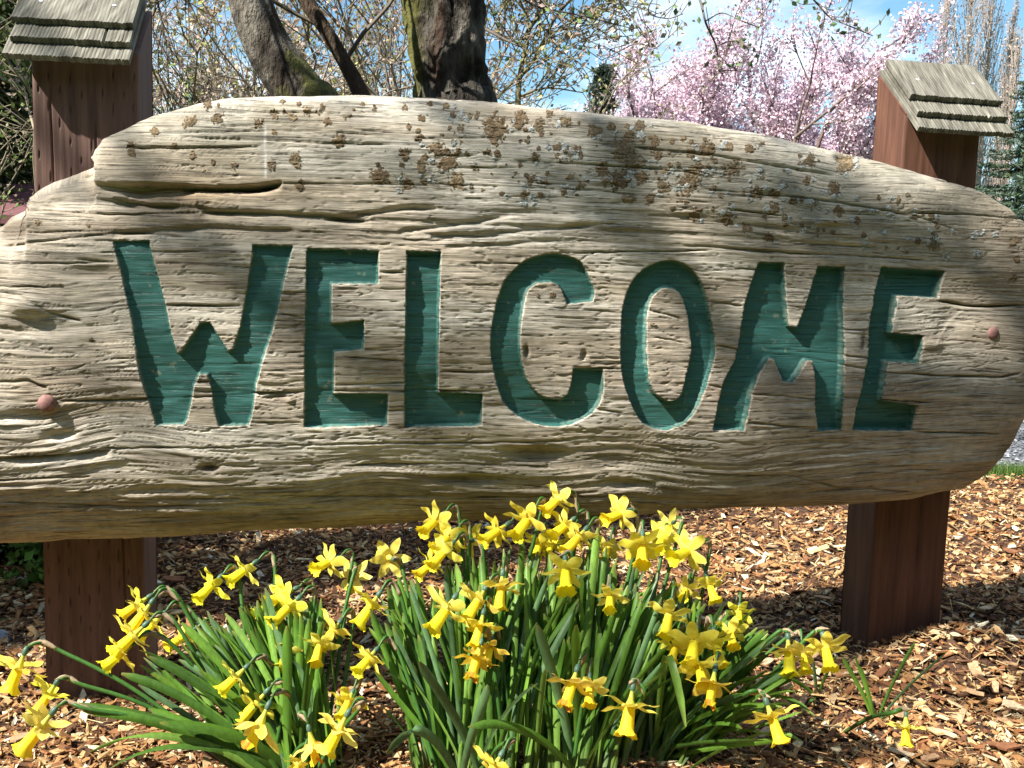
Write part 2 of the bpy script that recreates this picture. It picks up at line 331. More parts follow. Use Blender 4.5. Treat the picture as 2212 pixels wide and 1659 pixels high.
# ------------------------------------------------------------------ mulch chips (uncountable) and the large ones
CH = np.array([(0.60, 0.41, 0.24), (0.52, 0.32, 0.17), (0.40, 0.20, 0.09), (0.22, 0.09, 0.04), (0.11, 0.05, 0.028), (0.70, 0.56, 0.40), (0.32, 0.155, 0.075), (0.48, 0.33, 0.22), (0.72, 0.66, 0.58)])
CP = np.array([.09, .13, .17, .17, .16, .05, .15, .05, .03]); CH = CH*np.array([.86, .88, .74])
def rotmats(yaw, pitch, roll):
    cy, sy, cp, sp, cr, sr = np.cos(yaw), np.sin(yaw), np.cos(pitch), np.sin(pitch), np.cos(roll), np.sin(roll); z = cy*0; o = z+1
    A = np.stack([cy, -sy, z, sy, cy, z, z, z, o], -1).reshape(-1, 3, 3); B = np.stack([cp, z, sp, z, o, z, -sp, z, cp], -1).reshape(-1, 3, 3)
    C = np.stack([o, z, z, z, cr, -sr, z, sr, cr], -1).reshape(-1, 3, 3); return A@B@C
def chips(n, pos, Ls, Ws, tilt=0.35):
    # irregular flakes: five-sided top, thin edges
    L = Ls; W = Ws; th = np.clip(W*0.22, 0.0012, 0.005)
    t5 = np.array([(-.5, -.36), (.34, -.46), (.5, .28), (-.38, .44)])
    J = t5[None]+RNG.uniform(-.18, .18, (n, 4, 2))
    top = np.stack([J[..., 0]*L[:, None], J[..., 1]*W[:, None], np.repeat((th/2)[:, None], 4, 1)+RNG.normal(0, .12, (n, 4))*W[:, None]], -1)
    bot = top*np.array([1.03, 1.06, 1]) - np.array([0, 0, 1])*th[:, None, None]
    V = np.concatenate([top, bot], 1)
    R = rotmats(RNG.uniform(0, 6.28, n), RNG.normal(0, tilt, n), RNG.normal(0, tilt, n))
    V = np.einsum('nij,nkj->nki', R, V)+pos[:, None]
    k = np.arange(n)[:, None]*8
    quad = np.concatenate([np.array([[(i, i+4, (i+1) % 4+4, (i+1) % 4)] for i in range(4)]).reshape(1, 4, 4)+k[:, :, None]], 1).reshape(-1, 4)
    tri = (np.array([(0, 1, 2), (0, 2, 3)])[None]+k[:, :, None]).reshape(-1, 3)
    return V.reshape(-1, 3), quad, tri
def scatter(n, near):
    out = []
    while sum(map(len, out)) < n:
        y = 1.35+(4.30-1.35)*RNG.random(n*2)**(1.45 if near else 1.0); x = RNG.uniform(-1, 1, n*2)*(0.62*y+0.25)
        out.append(np.stack([x, y], -1))
    return np.concatenate(out)[:n]
n = 62000
xy = scatter(n, True); sc_ = RNG.lognormal(0, .42, n)
L = 0.0165*sc_; L = np.where(RNG.random(n) < .35, L*1.5, L*.85); W = L*RNG.uniform(.16, .75, n); W = np.clip(W, .0022, .016)
pos = np.stack([xy[:, 0], xy[:, 1], gh(xy[:, 0], xy[:, 1])+RNG.uniform(-0.001, 0.013, n)], -1)
V, Q, T = chips(n, pos, L, W)
ci = RNG.choice(len(CH), n, p=CP/CP.sum()); cc = CH[ci]*RNG.uniform(.75, 1.15, (n, 1))
obj('wood_chip_mulch', V, Q, T, MAT['chip'], attrs={'col': np.repeat(cc, 8, 0)}, smooth=False, kind='stuff',
    label='loose tan and brown wood chip mulch under the sign', category='mulch')
# fine splinters and needles between the chips
n = 20000; xy = scatter(n, True); L = RNG.uniform(.015, .05, n); W = RNG.uniform(.0008, .002, n)
pos = np.stack([xy[:, 0], xy[:, 1], gh(xy[:, 0], xy[:, 1])+RNG.uniform(.004, .016, n)], -1)
R = rotmats(RNG.uniform(0, 6.28, n), RNG.normal(0, .2, n), RNG.normal(0, .3, n))
q4 = np.stack([np.stack([-L/2, -W, L*0], -1), np.stack([L/2, -W*.4, L*0], -1), np.stack([L/2, W*.4, L*0], -1), np.stack([-L/2, W, L*0], -1)], 1)
V = (np.einsum('nij,nkj->nki', R, q4)+pos[:, None]).reshape(-1, 3)
cc = CH[RNG.choice([0, 1, 2, 3, 6], n)]*RNG.uniform(.6, 1.1, (n, 1))
obj('bark_splinters', V, np.arange(4*n).reshape(-1, 4), mat=MAT['chip'], attrs={'col': np.repeat(cc, 4, 0)}, smooth=False, kind='stuff',
    label='fine splinters and dry needles strewn over the mulch', category='splinters')

# ------------------------------------------------------------------ sign frame
TH = math.radians(9.5)
SU = np.array([math.cos(TH), math.sin(TH), 0]); SN = np.array([math.sin(TH), -math.cos(TH), 0])   # along, towards viewer
SO = np.array([0, 1.955, 0.0]); SZ = np.array([0, 0, 1.0])
def onplane(px, py, w):
    d = ray(px, py); O = SO + SN*w
    t = ((O-EYE) @ SN)/(d @ SN); P = EYE+t*d; q = P-SO
    return q @ SU, q[2]
def spt(u, v, w):
    return SO + np.multiply.outer(u, SU) + np.multiply.outer(v, SZ) + np.multiply.outer(w, SN)

TOP = [(-520, 700), (-490, 620), (-430, 575), (-330, 545), (-200, 520), (-100, 505), (-40, 497), (0, 487), (17, 467), (50, 450), (55, 425), (80, 405), (110, 390), (167, 370), (197, 357), (207, 333), (230, 303), (267, 287), (300, 272), (333, 257), (417, 233), (500, 218), (583, 212), (737, 209), (904, 215), (1000, 219), (1120, 227), (1237, 240), (1337, 255), (1475, 266), (1642, 293), (1775, 323), (1880, 347), (2025, 388), (2108, 415), (2158, 447), (2190, 475), (2212, 497), (2224, 530), (2231, 580), (2234, 640)]
BOT = [(-520, 820), (-490, 1000), (-420, 1110), (-300, 1150), (-150, 1160), (0, 1161), (100, 1163), (200, 1161), (340, 1157), (500, 1149), (737, 1139), (904, 1127), (1170, 1122), (1354, 1109), (1475, 1098), (1708, 1090), (1828, 1086), (1950, 1075), (2055, 1053), (2102, 1026), (2142, 983), (2162, 943), (2175, 900), (2182, 850), (2193, 836), (2196, 824), (2212, 800), (2222, 750), (2230, 700), (2234, 660)]
tu, tv = np.array([onplane(x, y, 0.0) for x, y in TOP]).T
bu, bv = np.array([onplane(x, y, 0.0) for x, y in BOT]).T

def build_log():
    u0 = max(tu[0], bu[0])+0.001; u1 = min(tu[-1], bu[-1])-0.0005
    us = np.concatenate([np.arange(u0, u1-0.06, 0.0024), u1-0.06*np.linspace(1, 0, 46)[0:]**1.6])
    us = np.unique(us)
    top = np.interp(us, tu, tv); bot = np.interp(us, bu, bv)
    top = top + 0.0010*fbm(us*30, us*0, 3, 31); bot = bot + 0.004*fbm(us*9, us*0+4, 4, 32)
    kw_ = np.exp(-np.linspace(-2.2, 2.2, 121)**2); kw_ /= kw_.sum()
    sm = lambda z: np.convolve(np.pad(z, 60, mode='edge'), kw_, 'valid')
    c = (top+bot)/2; a = (top-bot)/2; cs, as2 = sm(c), sm(a)
    endf = np.clip((us-u0)/0.10, 0, 1); endr = np.clip((u1-us)/0.10, 0, 1)
    Bf = 0.100*np.sqrt(np.clip(1-(1-endf)**2, 0.0001, 1))*np.sqrt(np.clip(1-(1-endr)**2, 0.0001, 1))
    # cross-section template, resampled by arc length
    ph = np.radians(np.linspace(-90, 90, 4001)); s, co = np.sin(ph), np.clip(np.cos(ph), 0, 1)
    nt_, nb_ = 2.25, 2.5
    e = np.where(s > 0, 2/nt_, 2/nb_)
    y = np.sign(s)*np.abs(s)**e; w = co**np.where(s > 0, 2/nt_, 2/nb_)
    arc = np.concatenate([[0], np.cumsum(np.hypot(np.diff(y)*0.4, np.diff(w)*0.10))]); NR = 440
    q = np.interp(np.linspace(0, arc[-1], NR), arc, np.arange(len(arc)))
    yf = np.interp(q, np.arange(len(arc)), y); wf = np.interp(q, np.arange(len(arc)), w)
    pb = np.radians(np.linspace(90, 270, 26)[1:-1]); yb = np.sign(np.sin(pb))*np.abs(np.sin(pb))**.8; wb = -np.abs(np.cos(pb))**.8
    Y = np.concatenate([yf, yb]); Wt = np.concatenate([wf, wb]); NT = len(Y)
    nu = len(us)
    U = np.repeat(us[:, None], NT, 1); kb = sstep(.35, .97, np.abs(Y))[None]; Vv = (c[:, None]+a[:, None]*Y[None])*kb + (cs[:, None]+as2[:, None]*Y[None])*(1-kb); Wd = Bf[:, None]*Wt[None]
    front = np.zeros(NT, bool); front[:NR] = True
    P = spt(U, Vv, Wd)
    px, py = project(P)
    # base normals in (u,v,w)
    G = np.stack([U, Vv, Wd], -1); du = np.gradient(G, axis=0); dv = np.gradient(G, axis=1)
    Nn = np.cross(du, dv); Nn /= np.linalg.norm(Nn, axis=2, keepdims=True)+1e-12
    fr = np.clip(np.repeat(Wt[None], nu, 0), 0, 1)
    FR = sstep(0.0, 0.35, fr)*(Wt[None] > 0)
    # grain coordinate, bent round knots
    gx = U*1.0; gy = Vv + 0.008*fbm(U*1.5+5, Vv*3, 2, 41) + 0.0018*fbm(U*8, Vv*14, 3, 42)
    gy = gy + 0.05*(px-1106)/1106*sstep(1400, 2212, px)*0.6*(py-640)/400*-1
    for kx, ky, rr, am in [(1154, 990, 60, .012), (1354, 1050, 60, -.010), (610, 868, 28, .010), (1825, 400, 60, .012), (2075, 760, 90, -.02), (60, 900, 90, .02), (250, 940, 90, -.022), (1560, 1010, 90, .016), (820, 1050, 60, -.014), (130, 690, 80, .014)]:
        gy = gy + am*np.exp(-(((px-kx)/(rr*1.6))**2+((py-ky)/rr)**2))
    D = np.zeros_like(U)
    # broad undulation
    D += 0.016*fbm(U*1.8, gy*5, 2, 51)*FR + 0.007*fbm(U*4, gy*14, 2, 52)
    # ropey ridges along the grain
    chunky = sstep(930, 1020, py) + sstep(260, 80, px)*0.8 + sstep(560, 480, py)*sstep(400, 470, py)*0.35
    D += 0.0015*fbm(U*3.5, gy*45, 3, 53)*(0.55+0.8*chunky)
    r = fbm(U*6.5, gy*110, 3, 54); D += (0.0016*r)*(0.8+0.9*chunky)
    r2 = vnoise(U*22+vnoise(U*50, gy*50, 3), gy*300, 56); D += 0.0013*r2
    D -= 0.0024*sstep(.030, .0, np.abs(fbm(U*4.5, gy*55, 3, 58)))*sstep(-.3, .2, fbm(U*5, gy*12, 2, 59)) + 0.0018*sstep(.05, .0, np.abs(fbm(U*9, gy*120, 2, 68)))
    flake = fbm(U*13, gy*80, 3, 57); D += 0.0026*np.maximum(flake, 0)*chunky
    # ripple grooves under the crown of the log
    D += -0.0028*np.exp(-(np.abs((gy-np.interp(U, [-.5, .6], [.96, .93]))/0.035))**2)*np.maximum(0, np.sin(gy*260+3*U))*sstep(-.45, -.2, U)*(1-sstep(.3, .7, U))
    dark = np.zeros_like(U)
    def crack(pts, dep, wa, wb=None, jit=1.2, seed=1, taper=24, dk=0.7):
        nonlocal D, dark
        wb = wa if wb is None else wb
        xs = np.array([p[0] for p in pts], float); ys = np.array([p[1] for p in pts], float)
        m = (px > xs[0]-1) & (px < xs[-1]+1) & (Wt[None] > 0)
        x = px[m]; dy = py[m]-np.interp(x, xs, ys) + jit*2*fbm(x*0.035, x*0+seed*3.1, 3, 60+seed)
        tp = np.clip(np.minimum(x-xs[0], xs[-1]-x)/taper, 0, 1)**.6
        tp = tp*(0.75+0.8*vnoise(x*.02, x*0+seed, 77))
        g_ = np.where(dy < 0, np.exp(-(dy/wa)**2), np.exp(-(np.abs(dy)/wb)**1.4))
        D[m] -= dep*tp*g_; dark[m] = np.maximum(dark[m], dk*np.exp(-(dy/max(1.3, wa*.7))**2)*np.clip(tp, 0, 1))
    CR = [([(340, 256), (417, 248), (560, 247), (740, 249)], .006, 1.6), ([(417, 300), (560, 306), (737, 313), (845, 315)], .007, 1.8),
          ([(600, 397), (760, 396), (900, 398)], .008, 1.7), ([(1110, 347), (1304, 357), (1475, 370), (1515, 380)], .007, 1.6),
          ([(1370, 317), (1475, 330), (1558, 337), (1750, 370), (1800, 381)], .010, 1.9), ([(1515, 408), (1692, 423), (1808, 437), (1975, 467), (2068, 500)], .007, 1.7),
          ([(1932, 460), (2070, 464), (2212, 474)], .009, 2), ([(50, 450), (217, 462), (333, 460), (433, 457)], .012, 2), ([(2030, 648), (2092, 661), (2225, 660)], .016, 2.4),
          ([(1535, 650), (1608, 661)], .008, 1.7), ([(1548, 746), (1598, 756), (1758, 776), (1888, 801), (1995, 810), (2158, 815), (2205, 806)], .012, 2.0),
          ([(1528, 831), (1625, 850), (1762, 863), (1818, 866)], .006, 1.5), ([(1612, 911), (1762, 925)], .008, 1.7), ([(1972, 933), (2162, 936)], .008, 1.7),
          ([(737, 770), (874, 780)], .005, 1.4), ([(950, 803), (1070, 806)], .009, 2), ([(1238, 793), (1350, 799)], .008, 1.7), ([(127, 866), (313, 863), (550, 853), (660, 846), (840, 845), (1060, 846)], .010, 1.9),
          ([(353, 660), (520, 660)], .009, 1.8), ([(600, 635), (662, 637)], .008, 1.6), ([(595, 676), (660, 688)], .008, 1.8), ([(0, 631), (50, 641), (100, 673), (180, 696)], .008, 2),
          ([(217, 970), (433, 968), (737, 960), (1070, 958), (1237, 953)], .007, 1.5), ([(600, 1079), (1120, 1080), (1300, 1075)], .008, 1.8), ([(1475, 1023), (1708, 1026), (1808, 1053), (1975, 1062)], .006, 1.6),
          ([(550, 915), (655, 913)], .008, 1.8), ([(1190, 665), (1350, 676)], .004, 1.4), ([(0, 1085), (300, 1098), (600, 1090)], .006, 1.6), ([(1100, 900), (1180, 886)], .004, 1.3),
          ([(820, 587), (877, 589)], .010, 2), ([(820, 623), (877, 625)], .006, 1.6), ([(737, 1010), (1000, 1004), (1200, 1015)], .005, 1.4), ([(1240, 880), (1345, 892), (1350, 898)], .006, 1.8),
          ([(953, 614), (1080, 617)], .004, 1.3), ([(1820, 710), (1885, 716)], .006, 1.5), ([(1400, 668), (1480, 690)], .007, 1.6), ([(1404, 727), (1490, 742)], .005, 1.4), ([(160, 560), (245, 566)], .006, 1.8), ([(0, 530), (120, 520), (260, 500), (400, 512)], .007, 2.2),
          ([(640, 500), (900, 520), (1100, 508)], .005, 1.8), ([(1500, 530), (1750, 548), (2000, 560)], .006, 1.8), ([(660, 285), (900, 300), (1200, 297)], .004, 1.4), ([(900, 395), (1300, 412), (1550, 440)], .004, 1.4)]
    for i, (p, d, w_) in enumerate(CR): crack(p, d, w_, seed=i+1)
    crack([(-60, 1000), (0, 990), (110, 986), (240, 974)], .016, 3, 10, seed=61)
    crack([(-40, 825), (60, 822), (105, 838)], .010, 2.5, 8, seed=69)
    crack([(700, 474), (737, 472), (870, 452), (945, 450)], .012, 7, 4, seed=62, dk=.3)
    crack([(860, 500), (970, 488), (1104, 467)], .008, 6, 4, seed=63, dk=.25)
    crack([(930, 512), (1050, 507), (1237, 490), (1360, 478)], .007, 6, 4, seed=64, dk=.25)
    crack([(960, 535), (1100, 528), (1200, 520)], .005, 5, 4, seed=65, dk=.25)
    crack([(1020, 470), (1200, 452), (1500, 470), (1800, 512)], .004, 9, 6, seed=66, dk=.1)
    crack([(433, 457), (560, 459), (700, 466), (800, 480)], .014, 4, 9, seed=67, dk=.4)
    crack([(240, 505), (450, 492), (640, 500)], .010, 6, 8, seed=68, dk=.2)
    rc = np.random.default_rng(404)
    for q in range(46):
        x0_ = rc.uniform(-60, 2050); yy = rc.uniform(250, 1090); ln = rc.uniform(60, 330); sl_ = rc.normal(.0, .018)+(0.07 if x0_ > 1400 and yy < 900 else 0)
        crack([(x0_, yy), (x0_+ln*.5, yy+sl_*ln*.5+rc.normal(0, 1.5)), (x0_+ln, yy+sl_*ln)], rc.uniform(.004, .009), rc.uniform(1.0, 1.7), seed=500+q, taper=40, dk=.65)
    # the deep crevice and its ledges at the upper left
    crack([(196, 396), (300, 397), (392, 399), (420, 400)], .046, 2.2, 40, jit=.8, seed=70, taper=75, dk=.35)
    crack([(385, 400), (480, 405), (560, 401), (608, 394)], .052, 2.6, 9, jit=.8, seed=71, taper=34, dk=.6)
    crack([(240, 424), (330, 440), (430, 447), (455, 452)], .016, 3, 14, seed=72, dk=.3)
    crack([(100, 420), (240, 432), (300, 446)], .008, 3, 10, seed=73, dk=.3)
    # step of the left end layers
    stepm = sstep(205, 195, px+6*fbm(py*.05, py*0, 2, 5))*sstep(340, 356, py)*(Wt[None] > 0); D -= 0.018*stepm*(1-sstep(395, 470, py))
    stepm = sstep(60, 48, px)*sstep(430, 446, py); D -= 0.014*stepm*(1-sstep(480, 580, py))*(Wt[None] > 0)
    for kx, ky, rx, ry, dp in [(1154, 985, 60, 16, .014), (1010, 1040, 75, 9, .012), (1354, 1046, 55, 9, .012), (450, 1015, 20, 6, .014), (835, 1010, 40, 10, .006), (55, 900, 60, 14, .008), (130, 940, 30, 10, .012), (345, 1060, 70, 9, .006), (596, 858, 22, 4, .009), (625, 864, 12, 8, -.005), (1265, 770, 6, 10, .008), (1140, 760, 5, 12, .01), (1870, 738, 6, 18, .008), (1660, 420, 30, 8, .006), (1820, 345, 18, 8, .01), (2010, 745, 24, 10, -.006), (2060, 700, 30, 30, .006), (1780, 480, 40, 7, -.006), (50, 660, 40, 20, -.009), (110, 700, 60, 26, .007), (200, 590, 60, 14, .006), (1960, 980, 10, 24, .005), (1300, 395, 30, 8, -.004)]:
        D -= dp*np.exp(-(((px-kx+4*fbm(px*.05, py*.05, 2, 3))/rx)**2+((py-ky+6*fbm(px*.03, py*.08, 2, 8))/ry)**2)**1.3)*FR
    # the diagonal drip scar (adze mark) near the right end
    xs_ = np.array([2018, 2052, 2092]); ys_ = np.array([745, 700, 662]); m = (px > 2010) & (px < 2096)
    D[m] += 0.0018*sstep(-5, 5, (py[m]-np.interp(px[m], xs_, ys_)))*np.exp(-np.maximum(0, py[m]-np.interp(px[m], xs_, ys_))/14)*np.clip((px[m]-2010)/12, 0, 1)*np.clip((2096-px[m])/20, 0, 1)*FR[m]
    Dn = D*np.where(Wt[None] > 0, 1, 0.3)*np.minimum(1, a[:, None]/0.08)
    G2 = G + Nn*Dn[..., None]
    # ---- letters: signed distance in frame units
    sdf = np.full_like(U, 60.0); lid = np.zeros(U.shape, int)
    for li, (ch, loops) in enumerate(LETTERS):
        allp = np.concatenate(loops); x0, y0 = allp.min(0)-14; x1, y1 = allp.max(0)+14
        m = (px > x0) & (px < x1) & (py > y0) & (py < y1) & (Wt[None] > 0)
        x = px[m]; y_ = py[m]; dist = np.full(len(x), 1e9); ins = np.zeros(len(x), bool)
        for Lp in loops:
            A = Lp; B = np.roll(Lp, -1, 0)
            for (ax, ay), (bx, by) in zip(A, B):
                ex, ey = bx-ax, by-ay; l2 = ex*ex+ey*ey+1e-9
                t = np.clip(((x-ax)*ex+(y_-ay)*ey)/l2, 0, 1); dist = np.minimum(dist, (x-ax-t*ex)**2+(y_-ay-t*ey)**2)
                cr = (ay > y_) != (by > y_)
                if by != ay: ins ^= cr & (x < (bx-ax)*(y_-ay)/(by-ay)+ax)
        s_ = np.sqrt(dist)*np.where(ins, -1, 1)
        s_ = s_ + 1.5*fbm(x*.14, y_*.22, 3, 90)
        cur = sdf[m]; better = s_ < cur; cur[better] = s_[better]; sdf[m] = cur
        l_ = lid[m]; l_[better & (s_ < 4.0)] = li+1; lid[m] = l_
    inside = sstep(0.0, -3.2, sdf)
    depth = np.interp(px, [250, 1000, 1500, 2050], [.0095, .0105, .0155, .0260]) + 0.004*fbm(px*.012, py*.02, 2, 91)
    # floors follow a smooth copy of the face, with chisel ripples
    Gs = G + Nn*(0.016*fbm(U*1.8, gy*5, 2, 51)*FR)[..., None]
    fl = Gs.copy(); fl[..., 2] -= depth - 0.0016*fbm(U*10, Vv*60, 3, 92) - 0.0008*vnoise(U*30, Vv*200, 93)
    # let the long checks run on through the painted floors
    fl[..., 2] -= 0.5*np.clip(-(D*0), 0, 1)
    G3 = G2*(1-inside[..., None]) + fl*inside[..., None]
    G3[..., 2] -= 0.35*dark*0.006*inside
    # raised chips at the rim
    rim = np.exp(-((sdf-1.5)/2.2)**2); G3[..., 2] += 0.0012*rim*fbm(px*.2, py*.3, 2, 95)
    P3 = spt(G3[..., 0], G3[..., 1], G3[..., 2])
    # ---- colour: bleached grey-tan, browner underneath, dark weathering inside checks
    t1 = sstep(-.35, .45, fbm(U*3, gy*18, 4, 101)); t2 = sstep(-.3, .4, fbm(U*1.4+7, Vv*3.2, 3, 102))
    pale = np.array([.62, .57, .48]); tan = np.array([.48, .41, .315]); brown = np.array([.25, .19, .13]); oliv = np.array([.25, .20, .125])
    colr = pale*(t1)[..., None] + tan*(1-t1)[..., None]
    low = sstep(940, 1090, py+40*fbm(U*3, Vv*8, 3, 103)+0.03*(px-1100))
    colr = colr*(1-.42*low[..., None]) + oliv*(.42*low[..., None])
    k = (sstep(.05, .5, fbm(U*5, gy*26, 4, 104))*.55*(.35+t2))[..., None]; colr = colr*(1-k)+brown*k
    redr = (np.exp(-(((px-1700)/420)**2+((py-840)/46)**2))*.45)[..., None]; colr = colr*(1-redr)+np.array([.24, .135, .075])*redr
    rr_ = (sstep(2000, 2180, px)*.35)[..., None]; colr = colr*(1-rr_)+np.array([.33, .235, .155])*rr_
    fresh = np.exp(-(((px-420)/210)**2+((py-412)/26)**2)); fk = (.6*fresh)[..., None]; colr = colr*(1-fk)+np.array([.46, .29, .15])*fk
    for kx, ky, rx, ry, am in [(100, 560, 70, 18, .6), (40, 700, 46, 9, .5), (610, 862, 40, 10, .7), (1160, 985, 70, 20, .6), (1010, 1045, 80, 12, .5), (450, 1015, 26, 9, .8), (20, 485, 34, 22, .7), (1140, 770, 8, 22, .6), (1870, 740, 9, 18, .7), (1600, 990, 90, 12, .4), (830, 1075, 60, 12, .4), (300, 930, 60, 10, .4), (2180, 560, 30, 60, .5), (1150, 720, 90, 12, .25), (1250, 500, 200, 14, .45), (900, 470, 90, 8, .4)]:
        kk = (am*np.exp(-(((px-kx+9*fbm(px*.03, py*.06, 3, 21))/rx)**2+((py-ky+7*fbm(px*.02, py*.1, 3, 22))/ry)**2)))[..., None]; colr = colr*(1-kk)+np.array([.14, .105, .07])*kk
    # grey-green algae on the crown
    al = (sstep(-.05, .4, fbm(U*4+3, Vv*9, 4, 105)+.15*sstep(900, 2100, px))*sstep(500, 300, py-.08*np.maximum(px-1200, 0))*.62)[..., None]; colr = colr*(1-al)+np.array([.22, .195, .135])*al
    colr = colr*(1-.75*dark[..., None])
    # bird-dropping streak
    st = np.exp(-((px-574-2*vnoise(py*.05, py*0, 8))/(2.4+1.2*vnoise(py*.1, py*0, 5)))**2)*sstep(270, 282, py)*(1-sstep(378, 390, py))*(.45+.6*vnoise(py*.09, py*0, 6)+.3*(py > 310))
    st = np.clip(st, 0, 1)[..., None]; colr = colr*(1-st)+np.array([.78, .77, .74])*st
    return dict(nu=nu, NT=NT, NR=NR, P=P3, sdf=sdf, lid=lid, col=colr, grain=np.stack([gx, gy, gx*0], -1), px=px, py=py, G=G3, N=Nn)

W_ = [(243, 520), (322, 519), (330, 553), (355, 650), (370, 720), (382, 761), (388, 762), (433, 696), (453, 695), (493, 758), (503, 753), (520, 700), (533, 620), (545, 553), (545, 528), (634, 529), (628, 553), (610, 626), (590, 713), (567, 780), (553, 833), (547, 886), (537, 921), (472, 921), (462, 886), (457, 846), (447, 810), (430, 809), (418, 836), (413, 873), (405, 903), (398, 919), (335, 921), (322, 873), (300, 806), (293, 753), (283, 686), (267, 620), (252, 553)]
E1_ = [(663, 536), (819, 541), (817, 614), (717, 613), (717, 698), (787, 690), (787, 756), (722, 760), (722, 850), (839, 851), (837, 920), (657, 925), (658, 753), (662, 553)]
L_ = [(877, 542), (953, 543), (950, 653), (947, 848), (1044, 851), (1042, 921), (874, 925), (874, 753), (879, 553)]
C_ = [(1287, 630), (1282, 651), (1225, 658), (1217, 633), (1204, 615), (1184, 610), (1157, 615), (1140, 633), (1129, 686), (1125, 753), (1134, 800), (1145, 826), (1167, 853), (1200, 863), (1224, 855), (1235, 830), (1239, 795), (1305, 798), (1304, 846), (1294, 876), (1267, 903), (1214, 922), (1154, 916), (1110, 893), (1084, 860), (1067, 803), (1060, 740), (1067, 680), (1087, 613), (1110, 583), (1144, 558), (1194, 547), (1237, 555), (1262, 573), (1277, 603)]
O1_ = [(1344, 693), (1350, 653), (1370, 603), (1404, 573), (1444, 562), (1475, 567), (1502, 586), (1522, 616), (1535, 653), (1545, 713), (1548, 753), (1540, 793), (1525, 836), (1508, 876), (1488, 906), (1468, 921), (1430, 930), (1390, 915), (1370, 886), (1354, 846), (1344, 803), (1342, 740)]
O2_ = [(1475, 640), (1488, 680), (1493, 720), (1495, 760), (1482, 813), (1475, 840), (1467, 858), (1447, 866), (1420, 853), (1404, 820), (1399, 753), (1400, 693), (1407, 653), (1424, 629), (1444, 623), (1462, 627)]
M_ = [(1643, 565), (1698, 566), (1702, 620), (1708, 680), (1713, 705), (1728, 708), (1742, 670), (1758, 620), (1770, 574), (1829, 575), (1827, 653), (1828, 760), (1823, 820), (1818, 860), (1818, 928), (1764, 930), (1758, 886), (1760, 820), (1757, 780), (1748, 778), (1712, 828), (1692, 826), (1673, 776), (1662, 775), (1642, 806), (1625, 846), (1615, 886), (1605, 929), (1539, 929), (1548, 880), (1562, 826), (1588, 780), (1602, 726), (1615, 653), (1632, 596)]
E2_ = [(1908, 575), (2046, 584), (2037, 613), (2032, 644), (1942, 639), (1937, 680), (1930, 719), (1997, 725), (1990, 786), (1920, 782), (1912, 826), (1903, 863), (1982, 875), (1970, 931), (1841, 930), (1845, 886), (1858, 840), (1877, 770), (1880, 713), (1892, 636), (1902, 596)]
def round_loop(P, corners=()):
    P = np.array(P, float); n = len(P); out = []
    for i in range(n):
        p1, p2 = P[i], P[(i+1) % n]; p0 = P[i-1] if i not in corners else p1; p3 = P[(i+2) % n] if ((i+1) % n) not in corners else p2
        for s in (0, .25, .5, .75): out.append(0.5*((2*p1)+(-p0+p2)*s+(2*p0-5*p1+4*p2-p3)*s*s+(-p0+3*p1-3*p2+p3)*s**3))
    return np.array(out)
A_ = lambda p: np.array(p, float)
LETTERS = [('W', [A_(W_)]), ('E', [A_(E1_)]), ('L', [A_(L_)]), ('C', [round_loop(C_, (1, 2, 16, 17))]), ('O', [round_loop(O1_), round_loop(O2_)]), ('M', [A_(M_)]), ('E', [A_(E2_)])]
LG = build_log()
sign = empty('welcome_sign', tuple(SO), label='weathered driftwood log with the carved green word WELCOME', category='sign')
def log_parts():
    nu, NT = LG['nu'], LG['NT']; P = LG['P'].reshape(-1, 3)-SO
    i, j = np.meshgrid(np.arange(nu-1), np.arange(NT), indexing='ij'); j2 = (j+1) % NT
    Q = np.stack([i*NT+j, (i+1)*NT+j, (i+1)*NT+j2, i*NT+j2], -1).reshape(-1, 4)
    lid = LG['lid'].reshape(-1); fl = lid[Q].max(1); fl[(lid[Q] == 0).any(1)] = 0
    names = ['log']+['carved_letter']*7
    sdf = LG['sdf'].reshape(-1); col = LG['col'].reshape(-1, 3); gr = LG['grain'].reshape(-1, 3)
    for k in range(8):
        q = Q[fl == k]; used, inv = np.unique(q, return_inverse=True); q2 = inv.reshape(-1, 4)
        tr = None; Vk = P[used]; s_, c_, g_ = sdf[used], col[used], gr[used]
        if k == 0:   # end caps
            tris = []; n0 = len(Vk); ends = []
            for e, row in ((0, 0), (1, nu-1)):
                ids = np.searchsorted(used, row*NT+np.arange(NT)); ends.append(P[row*NT:(row+1)*NT].mean(0)); cidx = n0+e
                nx = np.roll(ids, -1)
                tris.append(np.stack([np.full(NT, cidx), nx if e else ids, ids if e else nx], -1))
            Vk = np.concatenate([Vk, ends]); s_ = np.concatenate([s_, [60, 60]]); c_ = np.concatenate([c_, c_[:2]]); g_ = np.concatenate([g_, g_[:2]]); tr = np.concatenate(tris)
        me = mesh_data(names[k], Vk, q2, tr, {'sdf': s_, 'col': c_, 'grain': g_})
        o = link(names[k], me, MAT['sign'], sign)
        if k: o['label'] = 'carved letter %s with green painted floor%s' % (LETTERS[k-1][0], {2: ', second letter', 7: ', last letter'}.get(k, ''))
log_parts()

